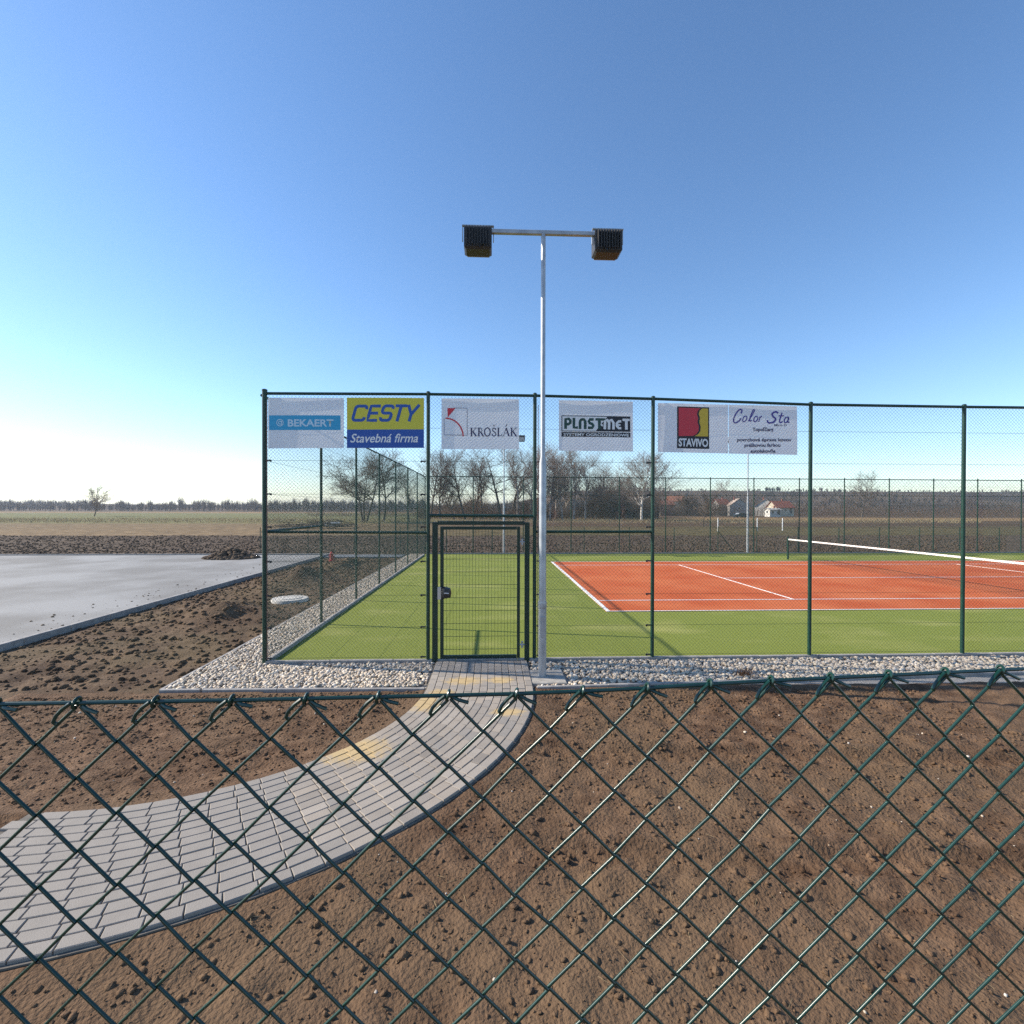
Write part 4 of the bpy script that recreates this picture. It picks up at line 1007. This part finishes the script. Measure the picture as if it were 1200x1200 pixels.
woods('woods', 1500, (690, 1260), (320, 640), (5, 10), 52, BRUSHH, True)
EVER = mat('dark_conifers', (0.022, 0.028, 0.020), .95, (0.04, 0.045, 0.03), .1)
woods('woods', 60, (876, 960), (400, 420), (3, 5), 53, EVER, True)
woods('woods', 20, (897, 914), (600, 620), (9, 13), 55, EVER, True)

# ------------------------------------------------------------------ houses of the village
PLW = mat('white_plaster', (0.60, 0.57, 0.52), .85, (0.50, 0.47, 0.43), .6); PLC = mat('cream_plaster', (0.55, 0.47, 0.36), .85, (0.47, 0.40, 0.31), .6); PLG = mat('grey_plaster', (0.42, 0.39, 0.36), .85, (0.34, 0.32, 0.30), .6)
TILE = mat('orange_roof_tiles', (0.26, 0.105, 0.058), .85, (0.20, 0.085, 0.05), 1.5); TILE2 = mat('red_roof_tiles', (0.27, 0.085, 0.05), .85, (0.19, 0.065, 0.045), 1.5); TILEG = mat('weathered_roof_tiles', (0.33, 0.25, 0.20), .85, (0.42, 0.33, 0.27), 1.2)
def house(px, yb, w, d, h, rh, rz, wall, roof, label, Zd=190.0, nwin=3):
    b0 = at_depth(px, yb, Zd); o = empty('house', (b0[0], b0[1], b0[2]), label, 'house', 'village houses beyond the field', rz)
    b = MB(); P = [(-w / 2, -d / 2, -3), (w / 2, -d / 2, -3), (w / 2, d / 2, -3), (-w / 2, d / 2, -3), (-w / 2, -d / 2, h), (w / 2, -d / 2, h), (w / 2, d / 2, h), (-w / 2, d / 2, h), (-w / 2, 0, h + rh), (w / 2, 0, h + rh)]
    b.add(P, [(0, 1, 5, 4), (2, 3, 7, 6), (1, 2, 6, 9, 5), (3, 0, 4, 8, 7)]).build('wall', wall, o)
    rf = MB(); e = .35; k = rh / (d / 2)
    for s in (-1, 1):
        y0 = s * (d / 2 + e); z0 = h - e * k
        V = [(-w / 2 - e, y0, z0 + .02), (w / 2 + e, y0, z0 + .02), (w / 2 + e, s * .0, h + rh + .02), (-w / 2 - e, s * .0, h + rh + .02)]
        rf.add(V + [(x, y, z + .16) for x, y, z in V], [(0, 1, 2, 3), (4, 5, 6, 7), (0, 1, 5, 4), (1, 2, 6, 5), (3, 0, 4, 7)])
    rf = rf.build('roof', roof, o)
    MB().box((w * .2, d * .12, h + rh + .3), (.5, .5, 1.2)).build('chimney', TILE2, rf)
    for i in range(nwin):
        x = -w / 2 + w * (i + .5) / nwin
        wn = MB().box((x, -d / 2 - .03, h * .55), (.9, .08, 1.2)).build('window', LINE, o)
        MB().box((x, -d / 2 - .08, h * .55), (.72, .04, 1.02)).build('pane', GLASS, wn)
    for s, (wy) in ((-1, 0), (1, 0)):
        wn = MB().box((s * (w / 2 + .03), wy, h * .6), (.08, .9, 1.1)).build('window', LINE, o)
        MB().box((s * (w / 2 + .08), wy, h * .6), (.04, .7, .92)).build('pane', GLASS, wn)
    MB().box((w * .32, -d / 2 - .04, 1.0), (.95, .08, 2.0)).build('door', TWIG, o)
    return o
house(779, 597.5, 6.5, 6, 2.0, 1.7, .1, PLG, TILE, 'long low house with orange roof right of the lone birch', 205)
house(791, 593, 7, 6, 2.4, 2.4, -.3, PLC, TILE, 'small orange-roofed house higher up beside the long low one', 240, 2)
house(845, 598.5, 5.0, 5, 2.6, 2.0, .15, PLG, TILE2, 'house with deep red roof left of the pale gabled house', 200, 2)
house(864, 600, 6, 7.0, 2.6, 2.6, 1.35, PLG, TILEG, 'house with pale weathered gable behind the far lamp pole', 195, 2)
house(897, 601, 5.5, 7.5, 2.9, 2.7, 1.0, PLW, TILEG, 'white gabled house with weathered roof in the village', 200, 2)
house(914, 601.5, 7, 6, 2.2, 2.3, .1, PLC, TILE2, 'cream house with red-brown roof next to the white gabled house', 185, 3)
house(905.5, 603.2, 4, 3, 1.7, .5, .05, PLW, PLG, 'low white shed in front of the red-brown roofed house', 172, 2)
house(720, 592.5, 4.5, 6, 3.2, 2.6, 1.3, PLW, TILEG, 'small white house half hidden in the thicket', 205, 1)

# parked car in front of the houses
p = at_depth(867, 606.5, 150); car = empty('parked_car', (p[0], p[1], p[2]), 'dark car parked in front of the pale gabled house', 'car', None, .15)
CARP = mat('dark_car_paint', (.02, .025, .035), .25, spec=.6)
prof = [(-2.1, .35), (-2.1, .85), (-1.2, .98), (-.6, 1.42), (.9, 1.45), (1.7, .98), (2.1, .9), (2.15, .35)]
mb = MB(); n = len(prof)
mb.add([(x, -.82, z) for x, z in prof] + [(x, .82, z) for x, z in prof], [tuple(range(n)), tuple(range(2 * n - 1, n - 1, -1))] + [(i, (i + 1) % n, n + (i + 1) % n, n + i) for i in range(n)]).build('body', CARP, car)
MB().add([(-1.1, -.7, 1.03), (-.62, -.7, 1.40), (-.62, .7, 1.40), (-1.1, .7, 1.03)], [(0, 1, 2, 3)]).build('windscreen', LAMPG, car, loc=(-.03, 0, .02))
MB().add([(-1.0, -.835, 1.0), (-.55, -.835, 1.36), (.85, -.835, 1.38), (1.45, -.835, 1.0)], [(0, 1, 2, 3)]).build('side_window', GLASS, car)
for x in (-1.35, 1.35):
    for y in (-.72, .72): MB().tube([(x, y - .1, .32), (x, y + .1, .32)], .32, 14).build('wheel', BLACK, car)

# low wire fence and stakes in the field
lf = empty('field_fence', (0, 0, 0), 'low green wire fence with a braced post, just behind the tall far fence', 'fence')
LY = 20.3
xs = [onY(p_, 620, LY)[0] for p_ in (305, 361, 415, 469, 523, 577, 631, 684.5, 737.5, 790, 841.5, 887)] + [onY(887, 620, LY)[0] + 2.5 * i for i in range(1, 8)]
pmsh = MB().tube([(0, 0, -.3), (0, 0, 1.36)], .022, 8).mesh('post', GREEN, True)
for x in xs: link('post', pmsh, lf, (x, LY, 0))
xb = onY(841.5, 620, LY)[0]; MB().tube([(xb, LY, 1.15), (xb + 1.0, LY, -.1)], .02, 8).build('brace', GREEN, lf, True)
for z in (.3, .6, .9, 1.3): MB().tube([(xs[0], LY, z), (xs[-1], LY, z)], .003, 4).build('wire', GREENW, lf)
STK = mat('white_stake_paint', (.72, .72, .70), .7)
for px, y0, y1, lab in ((841.3, 607, 621.5, 'white stake in the field behind the braced fence post'), (887.4, 607, 621, 'white stake right of the thin far lamp pole'), (917, 607, 620.5, 'white stake at the right, before the cream house')):
    Zs = 570.66 * (CAM[2] + .1) / (y1 - 596.4); a = at_depth(px, y1, Zs)
    tag(MB().tube([(0, 0, -.1), (0, 0, (y1 - y0) / 570.66 * Zs), (0, 0, (y1 - y0) / 570.66 * Zs + .04)], [.055, .055, .02], 8).build('stake', STK, None, True, (a[0], a[1], -.1)), lab, 'stake', 'white stakes in the field')

# pile of logs and cut branches under the trees
lp = empty('log_pile', tuple(ground(378, 617)), 'pile of logs and cut branches in the field behind the side fence', 'log pile')
r = np.random.RandomState(21); n = 240
P0 = np.stack([r.normal(0, 2.6, n), r.normal(0, .9, n), np.abs(r.normal(0, .35, n))], 1); dd = r.normal(0, 1, (n, 3)); dd[:, 2] *= .25; P1 = P0 + dd
v, f = prisms(P0, P1, np.full(n, .05), np.full(n, .02)); o = link('cut_branches', np_mesh('cut_branches', v, f, BARK), lp); o['kind'] = 'stuff'
for i in range(7): MB().tube([(-.2 + i * .26 % 1.6, -.9, .2 + .28 * (i // 4)), (.9 + i * .26 % 1.6, -.6, .2 + .28 * (i // 4))], .15, 10).build('log', CONC if i % 3 == 0 else BARK2, lp, True)

# ------------------------------------------------------------------ haze
hm = bpy.data.materials.new('haze'); hm.use_nodes = True
for n_ in list(hm.node_tree.nodes):
    if n_.type == 'BSDF_PRINCIPLED': hm.node_tree.nodes.remove(n_)
pv = hm.node_tree.nodes.new('ShaderNodeVolumePrincipled')
pv.inputs['Color'].default_value = (0.80, 0.88, 1.0, 1); pv.inputs['Density'].default_value = 0.00028; pv.inputs['Anisotropy'].default_value = 0.2
hm.node_tree.links.new(pv.outputs[0], hm.node_tree.nodes['Material Output'].inputs['Volume'])
tag(MB().box((0, 0, 16.0), (5300, 5300, 42.0)).build('haze', hm), kind='stuff')

# heap of dark soil at the far edge of the car park
p = ground(279, 653); rs = np.random.RandomState(8); n = 500
a = rs.uniform(0, 6.28, n); q = np.sqrt(rs.rand(n)); hp = np.stack([p[0] - .3 + 1.3 * q * np.cos(a), p[1] + .9 * q * np.sin(a), -.04 + .55 * (1 - q) ** 1.2 * rs.rand(n) ** .3], 1)
tag(link('soil_heap', lumps('soil_heap', hp, rs.uniform(.06, .16, n), rs, SOILD)), 'small heap of dark soil lying on the pale car park', 'soil heap')
